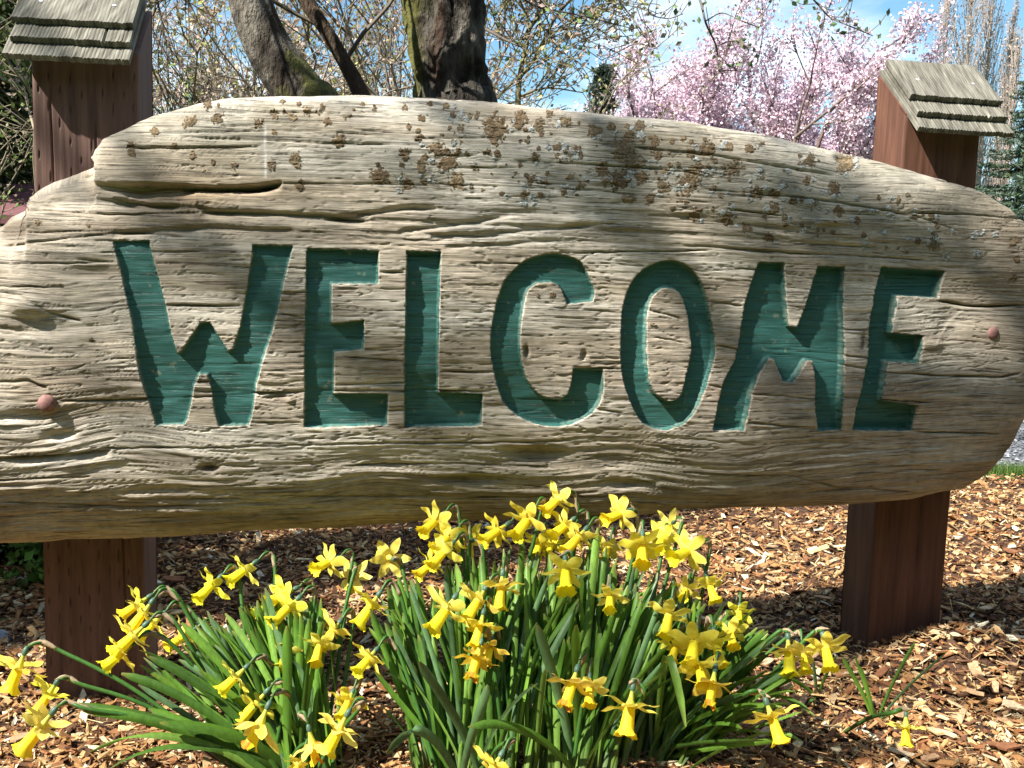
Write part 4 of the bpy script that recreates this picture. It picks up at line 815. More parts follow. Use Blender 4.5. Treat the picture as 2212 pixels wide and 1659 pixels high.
# ovary x,y, mouth x,y, size, depth adj, clump, label, options
FL = [
 (55, 1406, 26, 1490, 1.05, -.02, 'L', 'daffodil drooping furthest left on a long arching stem', dict(stemhint=[(70, 1392), (95, 1388), (123, 1402)])),
 (123, 1473, 82, 1538, .95, -.02, 'L', 'daffodil hanging just below and right of the furthest left one', dict(stemhint=[(136, 1465), (152, 1466), (172, 1477)])),
 (116, 1536, 54, 1618, 1.15, -.04, 'L', 'large daffodil in the bottom left corner on an outstretched stem', dict(stemhint=[(134, 1520), (152, 1518), (196, 1533)])),
 (323, 1288, 272, 1325, .95, .05, 'L', 'daffodil at the top of the bunch in front of the left post', {}),
 (329, 1299, 287, 1360, 1.05, .02, 'L', 'daffodil in the middle of the bunch in front of the left post', {}),
 (353, 1325, 312, 1371, .95, .03, 'L', 'daffodil on the right side of the bunch by the left post', {}),
 (316, 1348, 256, 1405, 1.15, -.02, 'L', 'bright front daffodil of the bunch by the left post', {}),
 (290, 1388, 236, 1434, 1.0, -.01, 'L', 'lowest daffodil of the bunch before the left post', {}),
 (420, 1360, 372, 1390, .9, .04, 'L', 'daffodil facing us just right of the left post bunch', {}),
 (477, 1245, 440, 1286, 1.0, .04, 'L', 'lone daffodil over the mulch, lower of the two right of the left post', {}),
 (552, 1214, 503, 1250, 1.0, .05, 'L', 'lone daffodil over the mulch, upper of the two right of the left post', {}),
 (640, 1271, 590, 1292, 1.05, .04, 'L', 'upper daffodil of the pair above the left leaf fan', {}),
 (646, 1291, 597, 1336, 1.1, .01, 'L', 'lower daffodil of the pair above the left leaf fan', {}),
 (590, 1300, 555, 1318, .7, .09, 'L', 'small daffodil half hidden behind a leaf left of the upper pair', {}),
 (637, 1388, 610, 1432, .9, .04, 'L', 'daffodil partly behind an upright leaf in the left clump', {}),
 (695, 1368, 690, 1422, .95, .02, 'L', 'daffodil facing us with a brown fleck, in the gap between the clumps', {}),
 (735, 1342, 700, 1385, .95, .03, 'L', 'pale daffodil just above the one with the brown fleck', {}),
 (533, 1440, 483, 1486, .95, .0, 'L', 'daffodil nodding left in the middle of the left leaf fan', {}),
 (577, 1493, 523, 1553, 1.0, .03, 'L', 'shaded daffodil low in the left leaf fan', {}),
 (580, 1523, 545, 1606, 1.15, -.03, 'L', 'daffodil with withered orange mouth low in the left clump', dict(wither=1)),
 (667, 1573, 686, 1646, .9, -.02, 'L', 'shrivelled daffodil with orange mouth at the bottom of the left clump', dict(wither=1)),
 (752, 1540, 706, 1622, 1.1, -.03, 'L', 'large daffodil at the bottom between the left and centre clumps', {}),
 (652, 1632, 638, 1672, .7, -.02, 'L', 'daffodil cut by the bottom edge in the left clump', {}),
 (730, 1205, 688, 1221, .95, .05, 'L', 'daffodil nodding left over the mulch midway between the clumps', {}),
 (764, 1233, 752, 1278, .9, .08, 'L', 'daffodil seen from behind below the one nodding over the mulch', dict(away=True)),
 (850, 1208, 818, 1212, 1.0, .03, 'C', 'star shaped daffodil seen from behind left of the centre clump', dict(away=True, stemhint=[(856, 1206), (862, 1212), (868, 1222)])),
 (820, 1281, 777, 1344, 1.1, .01, 'C', 'daffodil at the left edge of the centre clump leaning over its leaves', {}),
 (813, 1403, 777, 1440, .9, .0, 'C', 'small daffodil low at the left edge of the centre clump', {}),
 (762, 1493, 745, 1535, .85, .01, 'L', 'daffodil above the large one at the bottom between the clumps', {}),
 (958, 1110, 916, 1144, 1.0, .02, 'C', 'leftmost of the daffodils in front of the lower edge of the log', {}),
 (985, 1145, 942, 1178, 1.0, .03, 'C', 'daffodil crowded just right of the leftmost one below the log', {}),
 (1020, 1168, 988, 1172, .95, .04, 'C', 'daffodil seen from behind in the crowd under the log', dict(away=True)),
 (977, 1174, 933, 1217, 1.0, .0, 'C', 'daffodil in front of the crowd at the upper left of the centre clump', {}),
 (948, 1205, 904, 1238, .9, .05, 'C', 'daffodil tucked behind at the far upper left of the centre clump', {}),
 (1098, 1131, 1043, 1164, 1.05, .02, 'C', 'daffodil pointing left in the middle of the row under the log', {}),
 (1154, 1099, 1113, 1152, 1.15, .0, 'C', 'big bright daffodil overlapping the log edge at centre', {}),
 (1223, 1063, 1174, 1101, 1.0, .01, 'D', 'topmost daffodil, its bent neck against the dark log', dict(stemhint=[(1232, 1060), (1242, 1070), (1248, 1120)])),
 (1239, 1121, 1190, 1152, 1.0, .03, 'D', 'daffodil directly below the topmost one', {}),
 (1267, 1141, 1219, 1186, 1.05, .01, 'D', 'daffodil two below the topmost one, leaning left', {}),
 (1361, 1102, 1302, 1119, 1.0, .02, 'D', 'daffodil with a horizontal trumpet at the right under the log', dict(stemhint=[(1370, 1102), (1376, 1112), (1378, 1150)])),
 (1221, 1204, 1219, 1264, 1.2, -.03, 'D', 'wide open daffodil facing us in the middle of the leaves', dict(stemhint=[(1222, 1196), (1230, 1194), (1236, 1215)])),
 (1232, 1270, 1204, 1292, .75, .06, 'D', 'small daffodil behind the wide open one', {}),
 (1318, 1268, 1312, 1308, .85, .0, 'D', 'small star daffodil facing us right of the wide open one', {}),
 (1388, 1152, 1379, 1210, 1.15, .0, 'D', 'large daffodil facing us at the left of the right hand cluster', {}),
 (1434, 1152, 1412, 1178, .95, .05, 'D', 'daffodil behind in the right hand cluster under the log', {}),
 (1455, 1128, 1438, 1150, .85, .08, 'D', 'highest daffodil of the right hand cluster, petals raised', dict(away=True)),
 (1506, 1182, 1444, 1198, 1.1, .01, 'R', 'rightmost daffodil of the cluster below the log, pointing left', {}),
 (1170, 1156, 1155, 1196, .9, .08, 'C', 'shaded daffodil behind the stems under the big bright one', {}),
 (1086, 1237, 1078, 1310, 1.05, -.02, 'C', 'deep yellow daffodil hanging straight down above the bunch of five', {}),
 (984, 1288, 936, 1350, 1.2, -.03, 'C', 'big daffodil at the left of the bunch in the centre clump', {}),
 (1050, 1269, 1008, 1332, 1.1, -.02, 'C', 'daffodil with a pale torn petal in the centre bunch', {}),
 (1045, 1322, 1027, 1386, 1.0, -.03, 'C', 'orange yellow daffodil hanging at the bottom of the centre bunch', {}),
 (1039, 1387, 1020, 1453, 1.05, -.03, 'C', 'withering daffodil with brown edges under the centre bunch', dict(wither=.6)),
 (1064, 1379, 1052, 1420, .85, .0, 'C', 'ragged daffodil beside the withering one in the centre clump', dict(wither=.6)),
 (1247, 1444, 1217, 1513, 1.1, -.03, 'D', 'fading daffodil with curled petals low in the centre leaves', dict(wither=.5)),
 (1274, 1460, 1269, 1510, .85, -.02, 'D', 'small narrow daffodil touching the fading one', {}),
 (1367, 1483, 1346, 1574, 1.25, -.05, 'D', 'large daffodil hanging in front of the lower right leaves', dict(stemhint=[(1369, 1470), (1378, 1474), (1392, 1500)])),
 (1450, 1299, 1430, 1365, 1.05, -.02, 'R', 'daffodil hanging above the big bunch at the right edge of the leaves', {}),
 (1505, 1356, 1480, 1420, 1.2, -.03, 'R', 'biggest daffodil of the bunch at the right edge of the leaves', {}),
 (1465, 1375, 1444, 1418, .8, .0, 'R', 'small daffodil at the left of the bunch at the right edge', {}),
 (1525, 1240, 1538, 1292, .9, .04, 'R', 'pale drooping daffodil near the top right of the leaves', {}),
 (1598, 1306, 1586, 1338, .75, .05, 'R', 'daffodil half hidden by a broad leaf at the upper right', {}),
 (1542, 1363, 1547, 1424, 1.0, -.01, 'R', 'daffodil hanging straight at the right of the right hand bunch', {}),
 (1575, 1348, 1573, 1385, .85, .03, 'R', 'daffodil peeping out behind the right hand bunch', {}),
 (1503, 1415, 1508, 1462, .95, -.03, 'R', 'lowest daffodil of the right hand bunch', {}),
 (1545, 1443, 1524, 1514, 1.05, -.03, 'R', 'withered daffodil with torn orange mouth below the right hand bunch', dict(wither=1)),
 (1702, 1373, 1694, 1446, 1.1, .0, 'R', 'left daffodil of the trio out on the mulch at right', dict(stemhint=[(1700, 1364), (1690, 1364), (1672, 1372)])),
 (1733, 1392, 1728, 1440, .85, .03, 'R', 'middle daffodil of the trio, partly hidden', {}),
 (1777, 1369, 1777, 1432, 1.05, .0, 'R', 'right daffodil of the trio in front of the right post', dict(stemhint=[(1774, 1362), (1762, 1364), (1746, 1376)])),
 (1655, 1514, 1676, 1592, 1.1, -.03, 'R', 'daffodil standing apart low on the right over bare mulch', dict(stemhint=[(1650, 1500), (1640, 1494), (1612, 1498)])),
 (1957, 1543, 1949, 1604, .80, .0, 'S', 'tiny single daffodil far right beside a few thin leaves', dict(stemhint=[(1958, 1534), (1950, 1531), (1925, 1540)])),
 (1084, 1628, 1040, 1690, 1.05, -.04, 'C', 'daffodil cut off by the bottom edge in the centre', {}),
 (1196, 1160, 1182, 1192, .75, .09, 'D', 'daffodil deep behind the stems below the topmost one', {}),
 (1318, 1165, 1300, 1204, .85, .09, 'D', 'daffodil behind a tall leaf left of the right hand cluster', {}),
 (1485, 1262, 1468, 1284, .7, .06, 'R', 'small daffodil glimpsed through leaves at the upper right', {}),
]
for i, (ox, oy, mx, my, sz, za, cl, lab, kw) in enumerate(FL):
    make_daffodil(ox, oy, mx, my, sz, za, cl, 'yellow '+lab if 'yellow' not in lab else lab, seed=i, **kw)

# leaves: each blade a part of its clump
LC = np.array([(.090, .200, .024), (.13, .26, .030), (.068, .155, .022), (.17, .31, .05), (.11, .21, .085)])
def leaf(root, base0, tip, b, wdt, rnd, sag=.0, droop=0.0, side=None):
    n = 15; d = tip-b; Lh = np.linalg.norm(d)
    c1 = b+np.array([d[0]*.28, d[1]*.28, max(d[2], .05)*.48+sag]); c2 = b+d*.70+np.array([0, 0, sag*1.1+.030*Lh])
    t = np.linspace(0, 1, n)[:, None]; P = (1-t)**3*b+3*(1-t)**2*t*c1+3*(1-t)*t*t*c2+t**3*tip
    if droop: P[:, 2] -= droop*np.clip((t[:, 0]-.7)/.3, 0, 1)**2; P[:, 0] += droop*.5*np.sign(d[0] if abs(d[0]) > .01 else 1)*np.clip((t[:, 0]-.7)/.3, 0, 1)**1.5
    T = np.gradient(P, axis=0); T /= np.linalg.norm(T, axis=1)[:, None]
    a = rnd.uniform(-1.2, 1.2) if side is None else side; tw = rnd.uniform(-.7, .7)
    V = []
    for i in range(n):
        s = i/(n-1); x = np.array([math.cos(a+tw*s), math.sin(a+tw*s), 0]); x = x-T[i]*(x@T[i]); x /= np.linalg.norm(x); nn = np.cross(T[i], x)
        w = wdt*(.62+.38*math.sin(min(1, s*1.5)*math.pi/2))*(1 if s < .86 else math.sqrt(max(.02, 1-((s-.86)/.145)**2)))/2
        for j, q in enumerate((-1, -.5, 0, .5, 1)): V.append(P[i]+x*w*q+nn*w*.42*(q*q))
    Q = [(i*5+j, i*5+j+1, (i+1)*5+j+1, (i+1)*5+j) for i in range(n-1) for j in range(4)]
    c = LC[rnd.randrange(len(LC))]*rnd.uniform(.8, 1.2); C = np.tile(c, (len(V), 1)); s = np.repeat(np.linspace(0, 1, n), 5)
    C = C*(1+.0*s[:, None]); C = C*(1+.18*np.sin(s*7+tw*5))[:, None]; C[s > .96] = C[s > .96]*.5+np.array([.30, .22, .07])*.5*rnd.uniform(.4, 1.2)
    low = np.clip(1-s*7, 0, 1)[:, None]; C = C*(1-low)+np.array([.30, .34, .14])*low*.6+C*low*.4
    obj('leaf', sub(V, base0), Q, mat=MAT['leaf'], parent=root, attrs={'col': C})
def clump(key, n, env, label, seed, dr=(1.60, 1.86), wd=(.0085, .014)):
    cx, cy, rx, ry = CLUMPS[key]; rnd = random.Random(seed); base0 = np.array([cx, cy, float(gh(cx, cy))])
    root = empty('daffodil_clump', tuple(base0), label=label, category='daffodil leaves')
    ex = [e[0] for e in env]; ey = [e[1] for e in env]
    for k in range(n):
        x = rnd.triangular(ex[0], ex[-1], 600) if key == 'L' else rnd.uniform(ex[0], ex[-1]); top = np.interp(x, ex, ey); y = top+abs(rnd.gauss(0, 1))*(70 if key == 'L' else 90); y = min(y, 1600)
        dd = float(np.interp(y, [1150, 1600], [dr[1], dr[0]]))+rnd.uniform(-.04, .05)
        tip = at(x, y, dd)
        a = rnd.uniform(0, 6.28); r = math.sqrt(rnd.random()); fx = (x-(ex[0]+ex[-1])/2)/((ex[-1]-ex[0])/2)
        b = np.array([cx+rx*(.55*fx+.55*math.cos(a)*r), cy+ry*math.sin(a)*r, 0]); b[2] = gh(b[0], b[1])-.01
        tip[2] = max(tip[2], float(gh(tip[0], tip[1]))+.03)
        leaf(root, base0, tip, b, rnd.uniform(*wd), rnd, sag=rnd.uniform(-.01, .03), droop=(rnd.uniform(.02, .06) if rnd.random() < .07 else 0))
    return root, base0
rl, bl_ = clump('L', 125, [(240, 1500), (290, 1430), (400, 1340), (470, 1310), (530, 1290), (580, 1268), (640, 1285), (700, 1280), (760, 1340), (800, 1420)], 'leaf fan of the left daffodil clump, sweeping left past the post', 11)
rc_, bc_ = clump('C', 150, [(790, 1300), (860, 1235), (930, 1225), (1000, 1180), (1060, 1190), (1130, 1165), (1200, 1190), (1260, 1200)], 'tall upright leaves of the centre daffodil clump, its left half', 12)
rd_, bd_ = clump('D', 135, [(1120, 1190), (1190, 1190), (1250, 1200), (1290, 1140), (1330, 1180), (1400, 1215), (1470, 1240), (1500, 1260)], 'dense tall leaves of the centre daffodil clump, its right half', 13)
rr_, br_ = clump('R', 85, [(1380, 1300), (1450, 1255), (1530, 1275), (1590, 1310), (1640, 1330), (1700, 1400), (1740, 1450)], 'leaves leaning right at the right edge of the daffodil bed', 14)
# traced single blades: (root, base0, base px, tip px, width, sag, droop, side)
for root, b0, key, tipp, dd, wdt, sag, dr, side in [
    (rl, bl_, 'L', (180, 1535), 1.58, .015, .03, 0, .2), (rl, bl_, 'L', (262, 1455), 1.62, .014, .03, 0, .3), (rl, bl_, 'L', (320, 1418), 1.64, .013, .03, 0, .3), (rl, bl_, 'L', (345, 1560), 1.58, .021, .03, 0, .5), (rl, bl_, 'L', (240, 1640), 1.56, .016, .05, .02, .5),
    (rl, bl_, 'L', (205, 1600), 1.57, .013, .05, .02, .5), (rl, bl_, 'L', (170, 1518), 1.60, .013, .03, 0, .5), (rl, bl_, 'L', (300, 1405), 1.66, .014, .03, 0, .2), (rl, bl_, 'L', (392, 1345), 1.69, .014, .02, 0, .1), (rl, bl_, 'L', (620, 1352), 1.66, .016, .0, 0, 0),
    (rl, bl_, 'L', (572, 1270), 1.72, .013, .0, 0, 0), (rc_, bc_, 'C', (1054, 1480), 1.56, .015, 0, 0, .1), (rc_, bc_, 'C', (905, 1430), 1.57, .016, 0, 0, .1), (rc_, bc_, 'C', (1160, 1478), 1.57, .015, .02, 0, .9), (rc_, bc_, 'C', (855, 1590), 1.58, .016, .05, .03, .9), (rd_, bd_, 'D', (1160, 1350), 1.62, .017, .0, 0, .1), (rd_, bd_, 'D', (1245, 1350), 1.62, .017, .0, 0, .3),
    (rd_, bd_, 'D', (1010, 1570), 1.57, .014, .04, 0, .9), (rd_, bd_, 'D', (1292, 1140), 1.80, .015, 0, 0, 0), (rr_, br_, 'R', (1450, 1505), 1.60, .014, .14, .05, .1), (rr_, br_, 'R', (1632, 1316), 1.76, .012, .02, 0, .3), (rr_, br_, 'R', (1568, 1300), 1.74, .015, .02, 0, .2),
    (rr_, br_, 'R', (1720, 1345), 1.80, .009, .0, 0, .3), (rr_, br_, 'R', (1602, 1575), 1.62, .014, .03, 0, .9), (rr_, br_, 'R', (1615, 1500), 1.62, .011, .03, 0, .6), (rr_, br_, 'R', (1735, 1450), 1.72, .010, .0, 0, .3)]:
    cx, cy, rx, ry = CLUMPS[key]; rnd = random.Random(int(tipp[0])); T_ = at(*tipp, dd); T_[2] = max(T_[2], float(gh(T_[0], T_[1]))+.02)
    b = np.array([cx+rnd.uniform(-.3, .3)*rx, cy-rnd.uniform(.2, .9)*ry, 0]); b[2] = gh(b[0], b[1])-.01
    leaf(root, b0, T_, b, wdt, rnd, sag=sag, droop=dr, side=side)
def ground_at(px, py):
    d = ray(px, py); P = EYE+d*1.8
    for _ in range(12): P = EYE+d*((gh(P[0], P[1])-EYE[2])/d[2])
    return P
for nm, bp_, tips, lab in [('S', (1892, 1563), [(1978, 1386, .05), (2042, 1413, .04), (1848, 1416, .03), (1820, 1419, .02), (1858, 1440, .02), (1952, 1531, -.02)], 'thin seedling leaves sprouting far right by the tiny single daffodil'),
                           ('T', (1766, 1502), [(1808, 1416, .02), (1757, 1425, .02), (1748, 1535, -.05), (1712, 1468, 0)], 'sparse thin leaves on the mulch left of the far right sprout')]:
    G0 = ground_at(*bp_); root = empty('daffodil_sprout', tuple(G0), label=lab, category='daffodil leaves'); rnd = random.Random(5)
    d0 = float((G0-EYE)@FW)
    for tx, ty, off in tips:
        T_ = at(tx, ty, d0+off-.03); T_[2] = max(T_[2], float(gh(T_[0], T_[1]))+.02)
        leaf(root, G0, T_, G0-np.array([0, 0, .01]), .0085, rnd, sag=0, side=.2)

# larger slabs of wood lying on the mulch, one object each
big_label = 'large pale or rusty flake of wood lying loose on the mulch'
def big_chip(px, py, L, W, c, yaw, tilt, label, group='large wood flakes on the mulch'):
    P = ground_at(px, py)+np.array([0, 0, .014]); rnd = np.random.default_rng(int(px*7+py)); k = 8
    t = np.linspace(0, 2*math.pi, k, endpoint=False); rad = rnd.uniform(.75, 1.1, k)
    xx = np.sign(np.cos(t))*np.abs(np.cos(t))**.6*L/2*rad; yy = np.sign(np.sin(t))*np.abs(np.sin(t))**.6*W/2*rad; zz = rnd.normal(0, .001, k)
    th_ = max(.002, W*.14); top = np.stack([xx, yy, zz+th_], -1); bot = np.stack([xx*1.03, yy*1.03, zz], -1)
    V = np.concatenate([top, bot, [[0, 0, th_*1.15]]]); R = rotmats(np.array([yaw]), np.array([tilt]), np.array([tilt*.6]))[0]
    V = V@R.T; Q = [(i+k, (i+1) % k+k, (i+1) % k, i) for i in range(k)]; T = [(2*k, i, (i+1) % k) for i in range(k)]
    o = obj('wood_flake', V, Q, T, MAT['chip'], attrs={'col': np.tile(np.array(c)*rnd.uniform(.9, 1.1), (len(V), 1))}, smooth=False, label=label, category='wood flake', group=group)
    o.location = tuple(P)
PALE, RUST, TANC = (.50, .37, .23), (.20, .085, .038), (.36, .22, .12)
for a in [(375, 1262, .07, .035, RUST, .2, .1, 'rusty bark slab on the mulch just right of the left post'), (415, 1345, .03, .022, (.75, .68, .55), .5, .2, 'small white flake between the left post and the leaf fan'),
          (1725, 1290, .05, .026, (.38, .17, .08), 2.1, .4, 'upright rust flake in the shade left of the right post'), (1670, 1262, .045, .018, TANC, -.6, .2, 'tan flake in the shade left of the upright rust one'),
          (2130, 1325, .075, .016, PALE, .6, .1, 'long pale stick of wood right of the right post'), (2105, 1512, .055, .035, (.50, .32, .17), 1.3, .2, 'broad tan flake on the lit mulch, lower right'), (2195, 1390, .08, .018, (.66, .5, .36), .3, .1, 'pale curved stick at the right picture edge'),
          (1990, 1352, .05, .018, TANC, -.2, .2, 'tan flake heaped against the foot of the right post'), (2145, 1130, .05, .02, PALE, 1, .2, 'pale flake on the mulch behind the right post'), (2190, 1540, .05, .03, PALE, .1, .2, 'pale squarish flake at the lower right edge'), (1955, 1645, .07, .016, PALE, -.3, .1, 'long pale splinter at the bottom right'), (1435, 1640, .04, .02, RUST, .4, .2, 'rusty flake at the bottom edge under the right hand leaves')]:
    big_chip(*a)
rb = random.Random(21)
for i in range(60):
    if i < 38: x, y = rb.uniform(1480, 2210), rb.uniform(1400, 1655)
    elif i < 50: x, y = rb.uniform(1640, 2210), rb.uniform(1110, 1390)
    else: x, y = rb.uniform(0, 600), rb.uniform(1200, 1655)
    if 1780 < x < 2050 and y < 1400: continue
    where = 'at far left of the mulch' if x < 120 else 'behind the left leaf fan' if x < 650 else 'on the shaded mulch beyond the log line' if y < 1400 and x < 1850 else 'on the mulch right of the right post' if y < 1400 else \
        'under the right hand daffodils' if x < 1650 else 'on the lit mulch between the trio and the sprout' if x < 1900 and y < 1530 else 'at the bottom edge below the single apart daffodil' if x < 1900 else 'on the lit mulch before the right post' if y < 1530 else 'in the bottom right corner'
    ck_ = rb.randrange(3); asp = rb.uniform(.22, .65); shp = 'narrow' if asp < .38 else 'broad'; s = rb.uniform(.026, .050); big_chip(x, y, s, s*asp, [PALE, RUST, TANC][ck_], rb.uniform(0, 6), rb.uniform(-.3, .3),
             '%s %s wood flake %s' % (shp, ['pale', 'rusty', 'tan'][ck_], where), '%s %s wood flakes %s' % (shp, ['pale', 'rusty', 'tan'][ck_], where))

# grey rock and little shrub at the left edge
P0 = ground_at(10, 1385); rr = np.random.default_rng(5); n1, n2 = 14, 10; V = []
for i in range(n2):
    for j in range(n1):
        a, b_ = j*2*math.pi/n1, -math.pi/2+math.pi*i/(n2-1); r = 1+.5*float(fbm(np.array(math.cos(a)*1.3+b_), np.array(math.sin(a)*1.3), 2, 8)); V.append((.035*r*math.cos(a)*math.cos(b_), .03*r*math.sin(a)*math.cos(b_), .024*r*math.sin(b_)))
Q = [(i*n1+j, i*n1+(j+1) % n1, (i+1)*n1+(j+1) % n1, (i+1)*n1+j) for i in range(n2-1) for j in range(n1)]
o = obj('rock', np.array(V), Q, mat=ramp_mat('grey_stone', [(.12, .13, .15), (.3, .32, .36)], scale=60, bump=.8), label='small bluish grey rock on the mulch at the left edge', category='rock'); o.location = tuple(P0+np.array([-.02, 0, .0]))

def leafquads(P, size, rng, cols, flat=0.0, elong=1.6):
    """small two-triangle leaves with a fold, at points P"""
    n = len(P); a = rng.normal(0, 1, (n, 3)); a[:, 2] *= (1-flat); a /= np.linalg.norm(a, axis=1)[:, None]; b = rng.normal(0, 1, (n, 3)); b = b-a*(a*b).sum(1)[:, None]; b /= np.linalg.norm(b, axis=1)[:, None]
    s = size*rng.uniform(.6, 1.3, n)[:, None]; cr = np.cross(a, b)
    V = np.stack([P-a*s*elong*.5, P+b*s*.5+cr*s*.12, P+a*s*elong*.5, P-b*s*.5+cr*s*.12], 1)
    Q = np.arange(4*n).reshape(-1, 4); c = cols[rng.integers(0, len(cols), n)]*rng.uniform(.7, 1.3, (n, 1))
    return V.reshape(-1, 3), Q, np.repeat(c, 4, 0)
class Tree:
    def __init__(s, name, base, label, cat='tree', group=None, seed=0):
        s.base = np.asarray(base, float); s.root = empty(name, tuple(s.base), label=label, category=cat)
        if group: s.root['group'] = group
        s.w = Bag(); s.tw = Bag(); s.rng = np.random.default_rng(seed); s.tips = []
    def limb(s, pts, r0, r1, col, k=8, thin=False):
        pts = np.asarray(pts, float); V, Q, T = tube(pts, np.linspace(r0, r1, len(pts)), k, close=not thin); (s.tw if thin else s.w).add(V, Q, T, np.asarray(col))
    def grow(s, p, d, L, r, depth, spread, col, up=.0, n=6, kids=(3, 5), wig=.18, k=4, shrink=.62, minr=.0, thin_from=.02, tip_w=1):
        d = d/np.linalg.norm(d); pts = [p]
        for i in range(n):
            d = d+s.rng.normal(0, wig, 3)+np.array([0, 0, up]); d /= np.linalg.norm(d); pts.append(pts[-1]+d*L/n)
        pts = np.array(pts); s.limb(pts, r, max(r*.45, minr), col, k if r > .02 else 3, r < thin_from)
        if depth <= tip_w: s.tips.append(pts[1:])
        if depth == 0: return
        for c in range(s.rng.integers(kids[0], kids[1]+1)):
            i = s.rng.integers(max(1, n//4), n+1); t = pts[min(i, n)]-pts[min(i, n)-1]; t /= np.linalg.norm(t)
            nd = t+s.rng.normal(0, spread, 3); s.grow(pts[min(i, n)], nd, L*shrink*s.rng.uniform(.7, 1.2), max(r*.55, minr), depth-1, spread, col, up, max(3, n-1), kids, wig, k, shrink, minr, thin_from, tip_w)
    def tip_points(s, per, jit):
        P = np.concatenate(s.tips); P = np.repeat(P, per, 0); return P+s.rng.normal(0, jit, P.shape)
    def leaves(s, P, size, cols, name='foliage', mat=None, **kw):
        V, Q, C = leafquads(P, size, s.rng, np.asarray(cols), **kw); obj(name, V-s.base, Q, mat=mat or MAT['foliage'], parent=s.root, attrs={'col': C}, smooth=False, kind='stuff')
    def done(s):
        if s.w.n: obj('trunk', mat=MAT['bark'], parent=s.root, **s.w.get(s.base))
        if s.tw.n: obj('twigs', mat=MAT['twig'], parent=s.root, kind='stuff', **s.tw.get(s.base))
def gpt(px, d):     # ground point under column px at depth d
    P = at(px, 560, d); return np.array([P[0], P[1], -.05])
GB = np.array([.20, .165, .125]); 

# small shrub with fresh round leaves behind the left post
b0 = ground_at(30, 1335); b0 = b0+np.array([-.03, .25, 0]); t = Tree('young_shrub', b0, 'small leafy shrub with fresh green leaves behind the left post', 'shrub', seed=3)
for k in range(9): t.grow(b0, np.array([t.rng.normal(0.05, .5), t.rng.normal(0, .3), 1.0]), .20, .003, 1, .5, np.array([.09, .06, .03]), kids=(3, 5), n=5, thin_from=.1)
t.leaves(t.tip_points(4, .018), .024, [(.12, .24, .035), (.17, .30, .05), (.08, .17, .03)], elong=1.3); t.done()
b0 = ground_at(30, 1335)+np.array([-.10, .50, 0]); t = Tree('shadow_bush', b0, 'dark leafy bush added as the deep shadow behind the shrub at far left', 'shrub', seed=4)  # near-black leaves added to stand in for the dark shadow here
for k in range(16): t.grow(b0, np.array([t.rng.normal(-.1, .5), t.rng.normal(0, .4), .8]), .33, .006, 1, .5, np.array([.05, .035, .02]), kids=(3, 5), n=5, thin_from=.1)
t.leaves(t.tip_points(8, .035), .034, [(.012, .03, .010), (.02, .045, .014)], elong=1.4); t.done()

# ---- the trunks right behind the sign
def bark_trunk(t, pts, radii, k, cfun, seed, rough=.10, name='trunk'):
    P = catmull(pts, 26); n = len(P); R = np.interp(np.linspace(0, 1, n), np.linspace(0, 1, len(radii)), radii)
    V, Q, T = tube(P, R, k); W = V[:n*k].reshape(n, k, 3); c = W-P[:, None]; ang = np.arange(k)/k
    S = np.linspace(0, n*.033, n)[:, None]; A = ang[None]
    a2 = np.minimum(A, 1-A)*2
    h = rough*(1.1*fbm(a2*9+3, S*1.6, 4, seed)+.9*np.abs(vnoise(a2*44, S*2.2, seed+3))-.35*np.maximum(0, .15-np.abs(fbm(a2*6, S*.8, 2, seed+8)))*3)
    W = P[:, None]+c*(1+h)[..., None]; V[:n*k] = W.reshape(-1, 3)
    C = cfun(V, np.concatenate([h.reshape(-1), [0, 0]])); obj(name, V-t.base, Q, T, MAT['bark'], t.root, {'col': C})
    return P
def trunk_cols(seed, moss):
    def f(V, h):
        n1 = fbm(V[:, 0]*16+V[:, 1]*9, V[:, 2]*8, 5, seed, .65); base = np.outer(np.clip(.5+n1*1.6, 0, 1), [.15, .135, .11])+np.outer(np.clip(.5-n1*1.6, 0, 1), [.028, .02, .013])
        base = base*np.clip(1+4.5*np.clip(h, -.17, .2), .2, 2)[:, None]
        m = sstep(.02, .3, fbm(V[:, 0]*6+3, V[:, 2]*5+V[:, 1]*3, 4, seed+5)+moss)[:, None]; return np.clip(base*(1-m)+np.array([.085, .085, .022])*m, .01, 1)
    return f
d1 = 3.9; b0 = gpt(745, d1)
t = Tree('leaning_tree', b0, 'grey mossy trunk leaning left behind the log, left of the stout one', seed=11)
pts = [b0+[.1, 0, 0], at(705, 330, d1), at(650, 211, d1), at(578, 100, d1), at(540, 0, d1), at(515, -120, d1), at(500, -300, d1)]
bark_trunk(t, pts, [.11, .105, .098, .086, .082, .075, .06], 40, trunk_cols(21, -.12), 31)
for k in range(6): t.grow(at(508+k*3, -100-k*35, d1), np.array([t.rng.normal(0, .8), t.rng.normal(0, .4), .5]), 1.6, .03, 3, .5, GB*.7, up=-.02, minr=.0022, kids=(2, 4))
t.leaves(t.tip_points(1, .02)[::2], .014, [(.20, .28, .09), (.34, .25, .20)]); t.done()
d2 = 4.3; b0 = gpt(850, d2)
t = Tree('slender_tree', b0, 'slender dark crooked trunk between the leaning and the stout one', seed=12)
bark_trunk(t, [b0, at(815, 330, d2), at(782, 210, d2), at(742, 130, d2), at(700, 60, d2), at(662, 0, d2), at(640, -80, d2), at(610, -260, d2)], [.05, .045, .036, .030, .030, .034, .032, .02], 18, lambda V, h: np.outer(1+3*h, [.060, .040, .026]), 41)
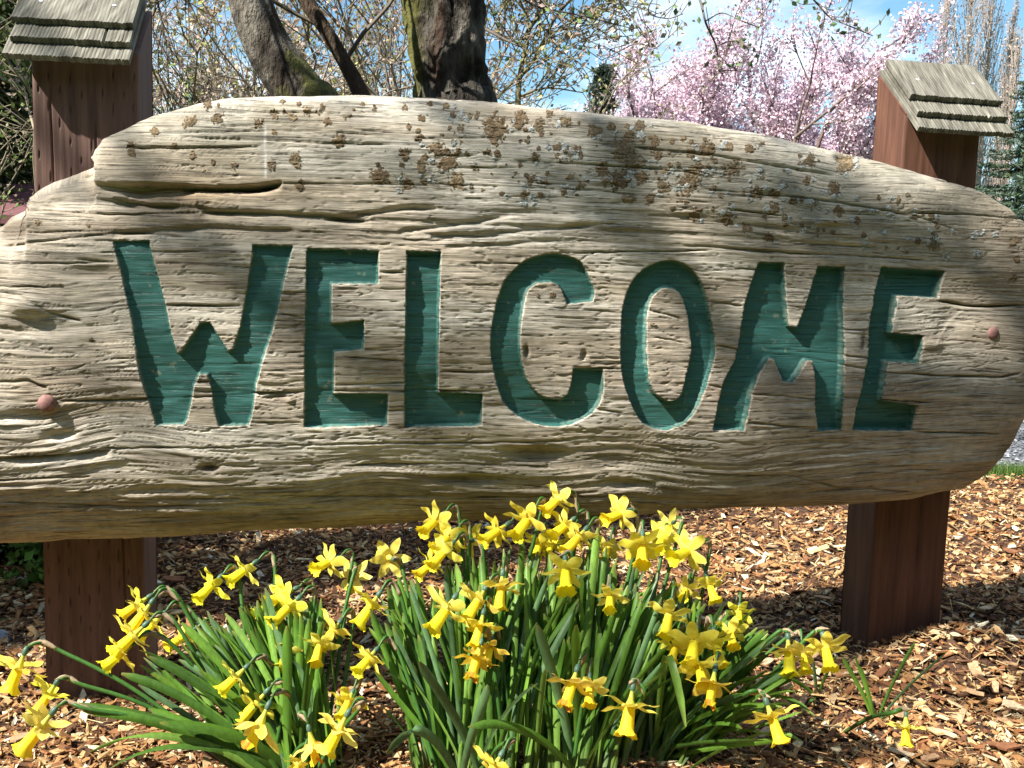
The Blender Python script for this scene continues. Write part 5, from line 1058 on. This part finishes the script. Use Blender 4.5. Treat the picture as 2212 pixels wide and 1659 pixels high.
for px, py, dx, dz in [(700, 60, -.8, .2), (745, 135, .6, .5), (655, -20, -1, .5), (640, -80, .9, .3), (620, -200, .2, .6)]:
    t.grow(at(px, py, d2), np.array([dx, t.rng.normal(0, .4), dz]), .9, .012, 3, .55, GB*.55, up=.0, minr=.0022, kids=(3, 5))
t.leaves(t.tip_points(1, .03), .015, [(.24, .34, .09), (.45, .34, .30)]); t.done()
d3 = 4.6; b0 = gpt(1010, d3)
t = Tree('stout_tree', b0, 'stout furrowed trunk with yellow moss rising behind the middle of the log', seed=13)
def stoutc(V, h):
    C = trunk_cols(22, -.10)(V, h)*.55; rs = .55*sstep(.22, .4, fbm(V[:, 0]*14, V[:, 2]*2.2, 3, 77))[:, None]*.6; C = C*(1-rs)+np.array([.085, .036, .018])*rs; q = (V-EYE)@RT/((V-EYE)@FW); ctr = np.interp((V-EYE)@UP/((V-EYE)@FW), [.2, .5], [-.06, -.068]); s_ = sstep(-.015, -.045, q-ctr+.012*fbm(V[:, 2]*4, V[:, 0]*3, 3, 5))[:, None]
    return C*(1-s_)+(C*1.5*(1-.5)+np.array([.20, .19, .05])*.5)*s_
bark_trunk(t, [b0, at(990, 330, d3), at(979, 215, d3), at(968, 110, d3), at(957, 0, d3), at(950, -120, d3), at(945, -300, d3)], [.19, .17, .162, .168, .186, .2, .16], 72, stoutc, 51, rough=.24)
# its limbs reach over the frame; twigs hang into view
TW = [([(1400, -160), (1480, -60), (1512, 0), (1525, 50), (1547, 100), (1552, 150), (1565, 152), (1615, 153)], .0065), ([(1560, -140), (1700, -60), (1758, 0), (1792, 37), (1828, 53), (1885, 77)], .005), ([(1525, 45), (1560, 28), (1600, 44), (1640, 60)], .003),
      ([(1250, -100), (1320, -20), (1400, 90), (1370, 95), (1300, 130)], .004), ([(1450, -60), (1400, 20), (1440, 40), (1475, 30)], .003), ([(1547, 100), (1580, 88), (1612, 92)], .003), ([(1080, -60), (1150, 10), (1240, 30), (1360, 60)], .006), ([(1050, 63), (1090, 85), (1137, 107)], .008)]
tipP = []
for pts, r in TW:
    P = catmull([at(x, y, 4.1+.1*math.sin(x)) for x, y in pts], 6); t.limb(P, r, .0022, [.13, .11, .09], 5, True)
    for q in P[6:]:
        if t.rng.random() < .55: tipP.append(q+t.rng.normal(0, .012, 3))
        if t.rng.random() < .35:
            nd = t.rng.normal(0, 1, 3); nd /= np.linalg.norm(nd); t.limb([q, q+nd*.06, q+nd*.11+[0, 0, .02]], .0022, .0016, [.15, .12, .10], 3, True); tipP.append(q+nd*.11); tipP.append(q+nd*.06)
tipP = np.array(tipP); tipP = np.repeat(tipP, 2, 0)+t.rng.normal(0, .01, (len(tipP)*2, 3))
t.limb(catmull([at(950, -120, d3), at(1150, -200, 4.3), at(1400, -160, 4.1), at(1560, -140, 4.1)], 6), .07, .02, [.12, .10, .08], 8)
t.leaves(tipP[::2], .018, [(.10, .17, .06), (.16, .22, .10), (.22, .20, .15)]); t.done()

# ---- twiggy blossom shrubs behind (left of and between the trunks, and right of the stout one)
BLO = [(.50, .38, .34), (.42, .30, .24), (.52, .43, .36), (.32, .34, .10), (.36, .27, .18), (.44, .38, .20)]
def twiggy(px, d, h, spread, label, seed, n=5, col=GB, leafc=BLO, size=.022, per=2, group=None, reach=1.0):
    b = gpt(px, d); t = Tree('blossom_shrub', b, label, 'shrub', group, seed)
    for k in range(n):
        a = t.rng.uniform(0, 6.28); dv = np.array([math.cos(a)*spread, math.sin(a)*spread*.6, 1.0])
        t.grow(b, dv, h*.62*t.rng.uniform(.8, 1.1), .028, 4, .42, col, up=.05, n=5, kids=(2, 4), wig=.15, minr=.0026, shrink=.62*reach, tip_w=1)
    t.leaves(t.tip_points(per, .035), size, leafc, 'blossoms'); t.done(); return t
G1 = 'twiggy blossom shrubs behind the sign'
twiggy(400, 7.5, 3.0, .45, 'pink budded bare shrub showing just right of the left post', 61, group=G1)
twiggy(620, 9.0, 3.6, .5, 'tall budding shrub behind the leaning trunk', 62, group=G1, size=.03)
twiggy(800, 8.0, 3.2, .45, 'budding shrub with green tips seen between the slender and stout trunks', 63, group=G1, n=6, size=.028)
twiggy(520, 6.6, 2.7, .5, 'fine budding shrub close behind the log, left of the leaning trunk', 68, group=G1, n=5, size=.016)
twiggy(860, 7.0, 2.9, .5, 'fine budding shrub hugging the left side of the stout trunk', 69, group=G1, n=6, size=.017)
twiggy(1150, 7.5, 2.6, .38, 'pale budding shrub just right of the stout trunk', 74, group=G1, n=4)
twiggy(480, 12, 4.6, .5, 'farther hazy twiggy shrub between left post and leaning trunk', 65, group=G1, size=.038)
twiggy(1250, 10, 1.6, .35, 'low twiggy shrub before the small fir', 66, group=G1, size=.03, n=4)
# the forked sapling at the right of the stout trunk
d4 = 6.0; b0 = gpt(1125, d4); t = Tree('forked_sapling', b0, 'thin forked sapling with curved olive stems right of the stout trunk', seed=71)
OL = [.16, .145, .075]
for pts, r in [([(1125, 400), (1119, 222), (1124, 160), (1135, 107), (1145, 60), (1175, 20), (1185, -40)], .022), ([(1124, 165), (1160, 120), (1180, 75), (1204, 33), (1250, -20)], .016), ([(1135, 107), (1110, 88), (1070, 70), (1048, 62)], .010), ([(1060, 225), (1100, 185), (1122, 170)], .012), ([(1180, 75), (1230, 60), (1290, 52)], .007), ([(1145, 60), (1130, 20), (1100, -10)], .008), ([(1119, 210), (1180, 190), (1260, 200)], .008)]:
    P = catmull([at(x, y, d4) for x, y in pts], 5); t.limb(P, r, r*.45, OL, 6)
    for q in P[3::3]: t.grow(q, np.array([t.rng.normal(.2, .8), t.rng.normal(0, .4), .45]), .5, .005, 2, .55, np.array(OL), n=5, kids=(2, 4), minr=.0028)
t.limb([b0, at(1125, 400, d4)], .03, .024, OL, 6); t.leaves(t.tip_points(1, .03), .028, BLO, 'blossoms'); t.done()

# ---- conifers
def conifer(px, d, ytop, hw, label, seed, cols, dens=1.0, size=.05, droop=.25, group=None, name='conifer', base=None, H=None):
    b = gpt(px, d) if base is None else np.array(base); H = H or at(px, ytop, d)[2]-b[2]; t = Tree(name, b, label, 'conifer', group, seed); rg = t.rng
    t.limb(np.array([b+[0, 0, H*s] for s in np.linspace(0, 1, 10)]), H*.014+.02, .006, [.10, .075, .055], 7)
    P = []; nl = int(34*dens); nper = 8 if d > 12 else 6
    for i in range(nl):
        s = i/nl; z = H*(.10+.89*s); R = hw*(1-s)**.85+.04
        for k in range(rg.integers(5, 8)):
            a = rg.uniform(0, 6.28); L = R*rg.uniform(.65, 1.15); dv = np.array([math.cos(a), math.sin(a), 0]); m = max(4, int(L/size*.8))
            q = np.linspace(0, 1, m)[:, None]; line = b+[0, 0, z]+dv*L*q+np.array([0, 0, 1])*(-droop*L*q+.22*L*q*q)
            if L > .15: t.limb(line[::max(1, m//4)] if len(line[::max(1, m//4)]) > 1 else line[[0, -1]], .010, .004, [.09, .07, .05], 3, True)
            P.append(np.repeat(line, nper, 0)+rg.normal(0, size*.75, (m*nper, 3))*[1, 1, .55])
    t.leaves(np.concatenate(P), size*.55 if d > 12 else size*.8, cols, 'needles', elong=3.2, flat=.2); t.done()
DG = [(.035, .065, .028), (.055, .09, .035), (.075, .11, .045), (.09, .085, .05)]; BS = [(.09, .145, .105), (.13, .18, .15), (.07, .12, .07), (.08, .12, .05)]
conifer(1288, 14, 140, .50, 'small dark fir standing alone left of the pink trees', 81, [(.05, .075, .055), (.07, .10, .07)], size=.07, dens=1.0)
conifer(2190, 13, 170, 1.15, 'blue spruce at the right edge beyond the post', 82, BS, size=.034, dens=1.5)
conifer(2290, 11, 90, 1.1, 'darker spruce just outside the right edge, its boughs reaching in', 83, BS, size=.036)
conifer(440, 22, 150, 2.0, 'bluish fir low behind the twigs right of the left post', 84, [(.07, .11, .09), (.09, .13, .10)], size=.15)
conifer(540, 24, 185, 2.2, 'shorter bluish fir behind the leaning trunk', 85, [(.07, .11, .09), (.09, .13, .10)], size=.15, dens=.8)
conifer(10, 9, -330, 1.25, 'tall olive green cedar left of the left post', 86, [(.09, .135, .035), (.15, .19, .05), (.06, .09, .025)], size=.055, dens=1.5)
conifer(-120, 7.5, -300, 1.1, 'dark cedar at the far left edge', 87, DG, size=.055, dens=1.1)
conifer(0, 5, 0, .52, 'slim dark cypress added out of view to shade the mulch behind the post', 79, DG, size=.07, dens=1.6, base=(-3.55, .98, -.05), H=6.2)  # this cypress and the next are unseen, added to shade the mulch
conifer(-40, 5, 0, .50, 'second slim cypress added out of view on the left to widen that shade', 78, DG, size=.07, dens=1.6, base=(-3.9, 1.75, -.05), H=6.4)
conifer(60, 16, -60, 1.9, 'yellow green conifer behind the left post', 88, [(.13, .16, .05), (.09, .12, .04)], size=.1)
conifer(760, 34, 130, 3.0, 'distant olive conifer behind the slender trunk', 89, [(.10, .12, .06), (.12, .13, .07)], size=.2, dens=.9)
twiggy(20, 5.4, 2.2, .5, 'bare brown twiggy bush in front of the cedar at far left', 67, group=G1, leafc=[(.14, .20, .05), (.30, .26, .18)], size=.020, n=3, col=np.array([.24, .20, .14]))

# ---- pink blossom trees
PK = [(.76, .58, .67), (.80, .66, .74), (.66, .48, .57), (.84, .76, .82), (.55, .40, .46)]
def pink(px, d, ytop, halfw, label, seed, per=6):
    b = gpt(px, d); top = at(px, ytop, d)[2]; H = top-b[2]; t = Tree('pink_blossom_tree', b, label, 'tree', 'pink blossom trees beyond the log', seed)
    c = np.array([.17, .12, .11]); t.limb([b, b+[.02, 0, H*.22]], .11, .09, c, 8)
    for k in range(9):
        a = k*2.4; t.grow(b+[0, 0, H*(.16+.06*(k % 3))], np.array([math.cos(a)*halfw, math.sin(a)*halfw*.6, .75 if k else 1.6]), H*.455*t.rng.uniform(.85, 1.08), .05, 4, .36, c, up=.08, n=5, kids=(3, 4), wig=.10, minr=.005, shrink=.55, thin_from=.03, tip_w=2)
    t.leaves(t.tip_points(per, .075), .042, PK, 'blossoms', elong=1.1); t.done()
pink(1470, 15, 62, .80, 'left pink blossom tree, its top lower and rounder', 91)
pink(1720, 14, 78, .78, 'right pink blossom tree, tallest and widest, beside the right post', 97)
pink(1835, 17, 290, .5, 'smaller pink blossom tree partly behind the right post', 93)
pink(1410, 17, 205, .6, 'leftmost low pink blossom tree beside the small fir', 95)
pink(1590, 17, 150, .7, 'low pink blossom tree filling the gap between the two large ones', 94)

# ---- bare lombardy poplars
def poplar(px, d, ytop, hw, label, seed, lean=0):
    b = gpt(px, d); H = at(px, ytop, d)[2]-b[2]; t = Tree('bare_poplar', b, label, 'tree', 'bare poplars on the skyline', seed); rg = t.rng; c = np.array([.36, .29, .25])
    t.limb(np.array([b+[lean*s*H, 0, s*H] for s in np.linspace(0, 1, 8)]), .22, .03, c, 6)
    for i in range(330):
        s = rg.uniform(.06, .98); a = rg.uniform(0, 6.28); L = H*rg.uniform(.06, .16)*(1.15-s*.6); R = hw*rg.uniform(.4, 1.1)*(1-s**3*.75)
        p = b+np.array([lean*s*H, 0, s*H]); dv = np.array([math.cos(a)*R, math.sin(a)*R, L]); pts = [p, p+dv*[.6, .6, .4], p+dv, p+dv*[1.15, 1.15, 1.5]]
        t.limb(catmull(pts, 2), .022, .012, c*rg.uniform(.8, 1.2), 3, True); t.tips.append(np.array(pts[1:]))
    t.leaves(t.tip_points(2, .10), .075, [(.40, .31, .26), (.33, .26, .20), (.5, .40, .34)], 'twig_ends', elong=2.4); t.done()
poplar(2008, 60, -30, .9, 'leftmost bare poplar above the right post cap', 101)
poplar(2056, 60, -60, 1.1, 'second bare poplar, broad, above the right post cap', 102)
poplar(2100, 62, -90, .9, 'tall bare poplar third from the left on the skyline', 103)
poplar(2130, 64, 45, .65, 'shorter bare poplar right of the tall ones', 104, .03)
poplar(2146, 58, 110, .6, 'lowest bare poplar, beside the spruce', 105, .03)

# ---- maroon shed roof glimpsed at the far left
dS = 6.8; A = at(-260, 405, dS); B = at(58, 449, dS); root = empty('garden_shed', (A[0], A[1], -.05), label='low maroon shed whose roof edge shows at the far left', category='shed')
mR = ramp_mat('maroon_roofing', [(.11, .045, .05), (.16, .07, .075)], scale=30, bump=.5)
x0, x1, zt, y0 = A[0], B[0], B[2], B[1]
V, Q = box(x0+.15, x1-.12, y0+.15, y0+1.6, -.06, zt-.02); obj('wall', sub(V, root.location), Q, mat=MAT['post'], parent=root, smooth=False)
Vr = np.array([(x0, y0, zt-.05), (x1, y0, zt-.05), (x1, y0+.95, zt+.22), (x0, y0+.95, zt+.22), (x0, y0, zt-.11), (x1, y0, zt-.11), (x1, y0+.95, zt+.16), (x0, y0+.95, zt+.16)])
obj('roof', sub(Vr, root.location), [(0, 1, 2, 3), (7, 6, 5, 4), (0, 4, 5, 1), (1, 5, 6, 2), (2, 6, 7, 3), (3, 7, 4, 0)], mat=mR, parent=root, smooth=False)

# ---- far tree line closing the horizon
def treeline():
    rg = np.random.default_rng(55); n = 16000; x = rg.uniform(-75, 110, n); y = 70+rg.normal(0, 4, n); top = 4.4+2.0*fbm(x*.11, x*0, 4, 3)+1.2*vnoise(x*.6, x*0, 7); z = top*rg.random(n)**.7
    V, Q, C = leafquads(np.stack([x, y, z], -1), .75, rg, np.array([(.06, .085, .04), (.09, .11, .05), (.12, .12, .07), (.16, .14, .10)]))
    obj('far_trees', V, Q, mat=MAT['foliage'], attrs={'col': C}, smooth=False, kind='stuff', label='dim green far tree line along the horizon', category='trees')
treeline()
def block_sky_fill():  # unseen leaf ring, added to cut the sky light on the sign
    rg = np.random.default_rng(56); n = 15000; a = rg.uniform(math.radians(150), math.radians(390), n); r = 14+rg.normal(0, 1.2, n)
    top = 10.0+2.5*fbm(a*6, a*0, 4, 3); z = top*rg.random(n)**.85
    V, Q, C = leafquads(np.stack([np.cos(a)*r, np.sin(a)*r-2, z], -1), .9, rg, np.array([(.05, .08, .035), (.08, .10, .045), (.11, .10, .06)]))
    obj('sky_fill_blocker', V, Q, mat=MAT['foliage'], attrs={'col': C}, smooth=False, kind='stuff', label='unseen ring of tree foliage added behind the viewer to cut sky fill', category='trees')
block_sky_fill()

# ---- the tree overhead, behind the photographer: its boughs cast the soft dapples
TB = np.array([-9.2, 1.5, -.05]); t = Tree('overhanging_tree', TB, 'bare tree well to the left of the sign, its boughs throwing soft dapples', seed=110)
SH = [([(2350, 560), (2200, 640), (2050, 560), (1900, 600), (1780, 560)], 6.6, .034), ([(2350, 860), (2150, 870), (1950, 850), (1780, 880), (1600, 820)], 6.9, .034), ([(2300, 980), (2050, 1000), (1800, 960), (1650, 1010), (1500, 980)], 6.4, .030), ([(1300, 240), (1360, 300), (1330, 400), (1290, 470)], 7.2, .024), ([(560, 650), (640, 720), (760, 800), (960, 830), (1150, 760)], 7.4, .030), ([(40, 280), (130, 310), (230, 360), (420, 560), (480, 600)], 7.0, .020),
      ([(900, 420), (1100, 300), (1300, 260), (1600, 330), (1800, 340)], 7.6, .018), ([(1560, 470), (1750, 500), (2000, 480)], 7.2, .028), ([(1560, 1640), (1700, 1610), (1880, 1640)], 7.6, -.03), ([(2040, 1450), (2120, 1530), (2200, 1560)], 7.8, -.014)]
def dapple_tree(t, TB, hub, SH):
    t.limb(catmull([TB, TB+(hub-TB)*[.1, .1, .4], TB+(hub-TB)*[.4, .4, .78], hub], 5), .30, .22, GB*.6, 12)
    for pts, tt, r in SH:
        P = []
        for x, y in pts:
            if r < 0: P.append(ground_at(x, y)+SUN*tt); continue
            u, v = onplane(x, y, .09); P.append(spt(u, v, .09)+SUN*tt)
        r = abs(r); P = catmull(P, 5)
        if np.linalg.norm(P[0]-hub) > np.linalg.norm(P[-1]-hub): P = P[::-1]
        t.limb(catmull([hub, (hub+P[0])/2+[0, 0, .35], P[0]], 6), .022, min(r, .018), GB*.6, 6); t.limb(P, r, r*.6, GB*.6, 6)
        for q in P[2::3]: t.grow(q, t.rng.normal(0, 1, 3), .30, r*.3, 1, .6, GB*.6, n=4, kids=(2, 3), minr=.003)
    t.leaves(t.tip_points(1, .03), .03, [(.12, .2, .06)]); t.done()
isright = lambda e: np.mean([p[0] for p in e[0]]) > 1250
dapple_tree(t, TB, TB+np.array([.6, .3, 9.5]), [e for e in SH if not isright(e)])
TB = np.array([5.2, -3.8, -.05]); t = Tree('overhanging_tree', TB, 'second bare tree, unseen, added behind the viewer to shade the right end of the log', seed=111)  # extra unseen tree, added to carry boughs aimed at the right end
dapple_tree(t, TB, TB+np.array([-.8, .3, 4.4]), [e for e in SH if isright(e)])
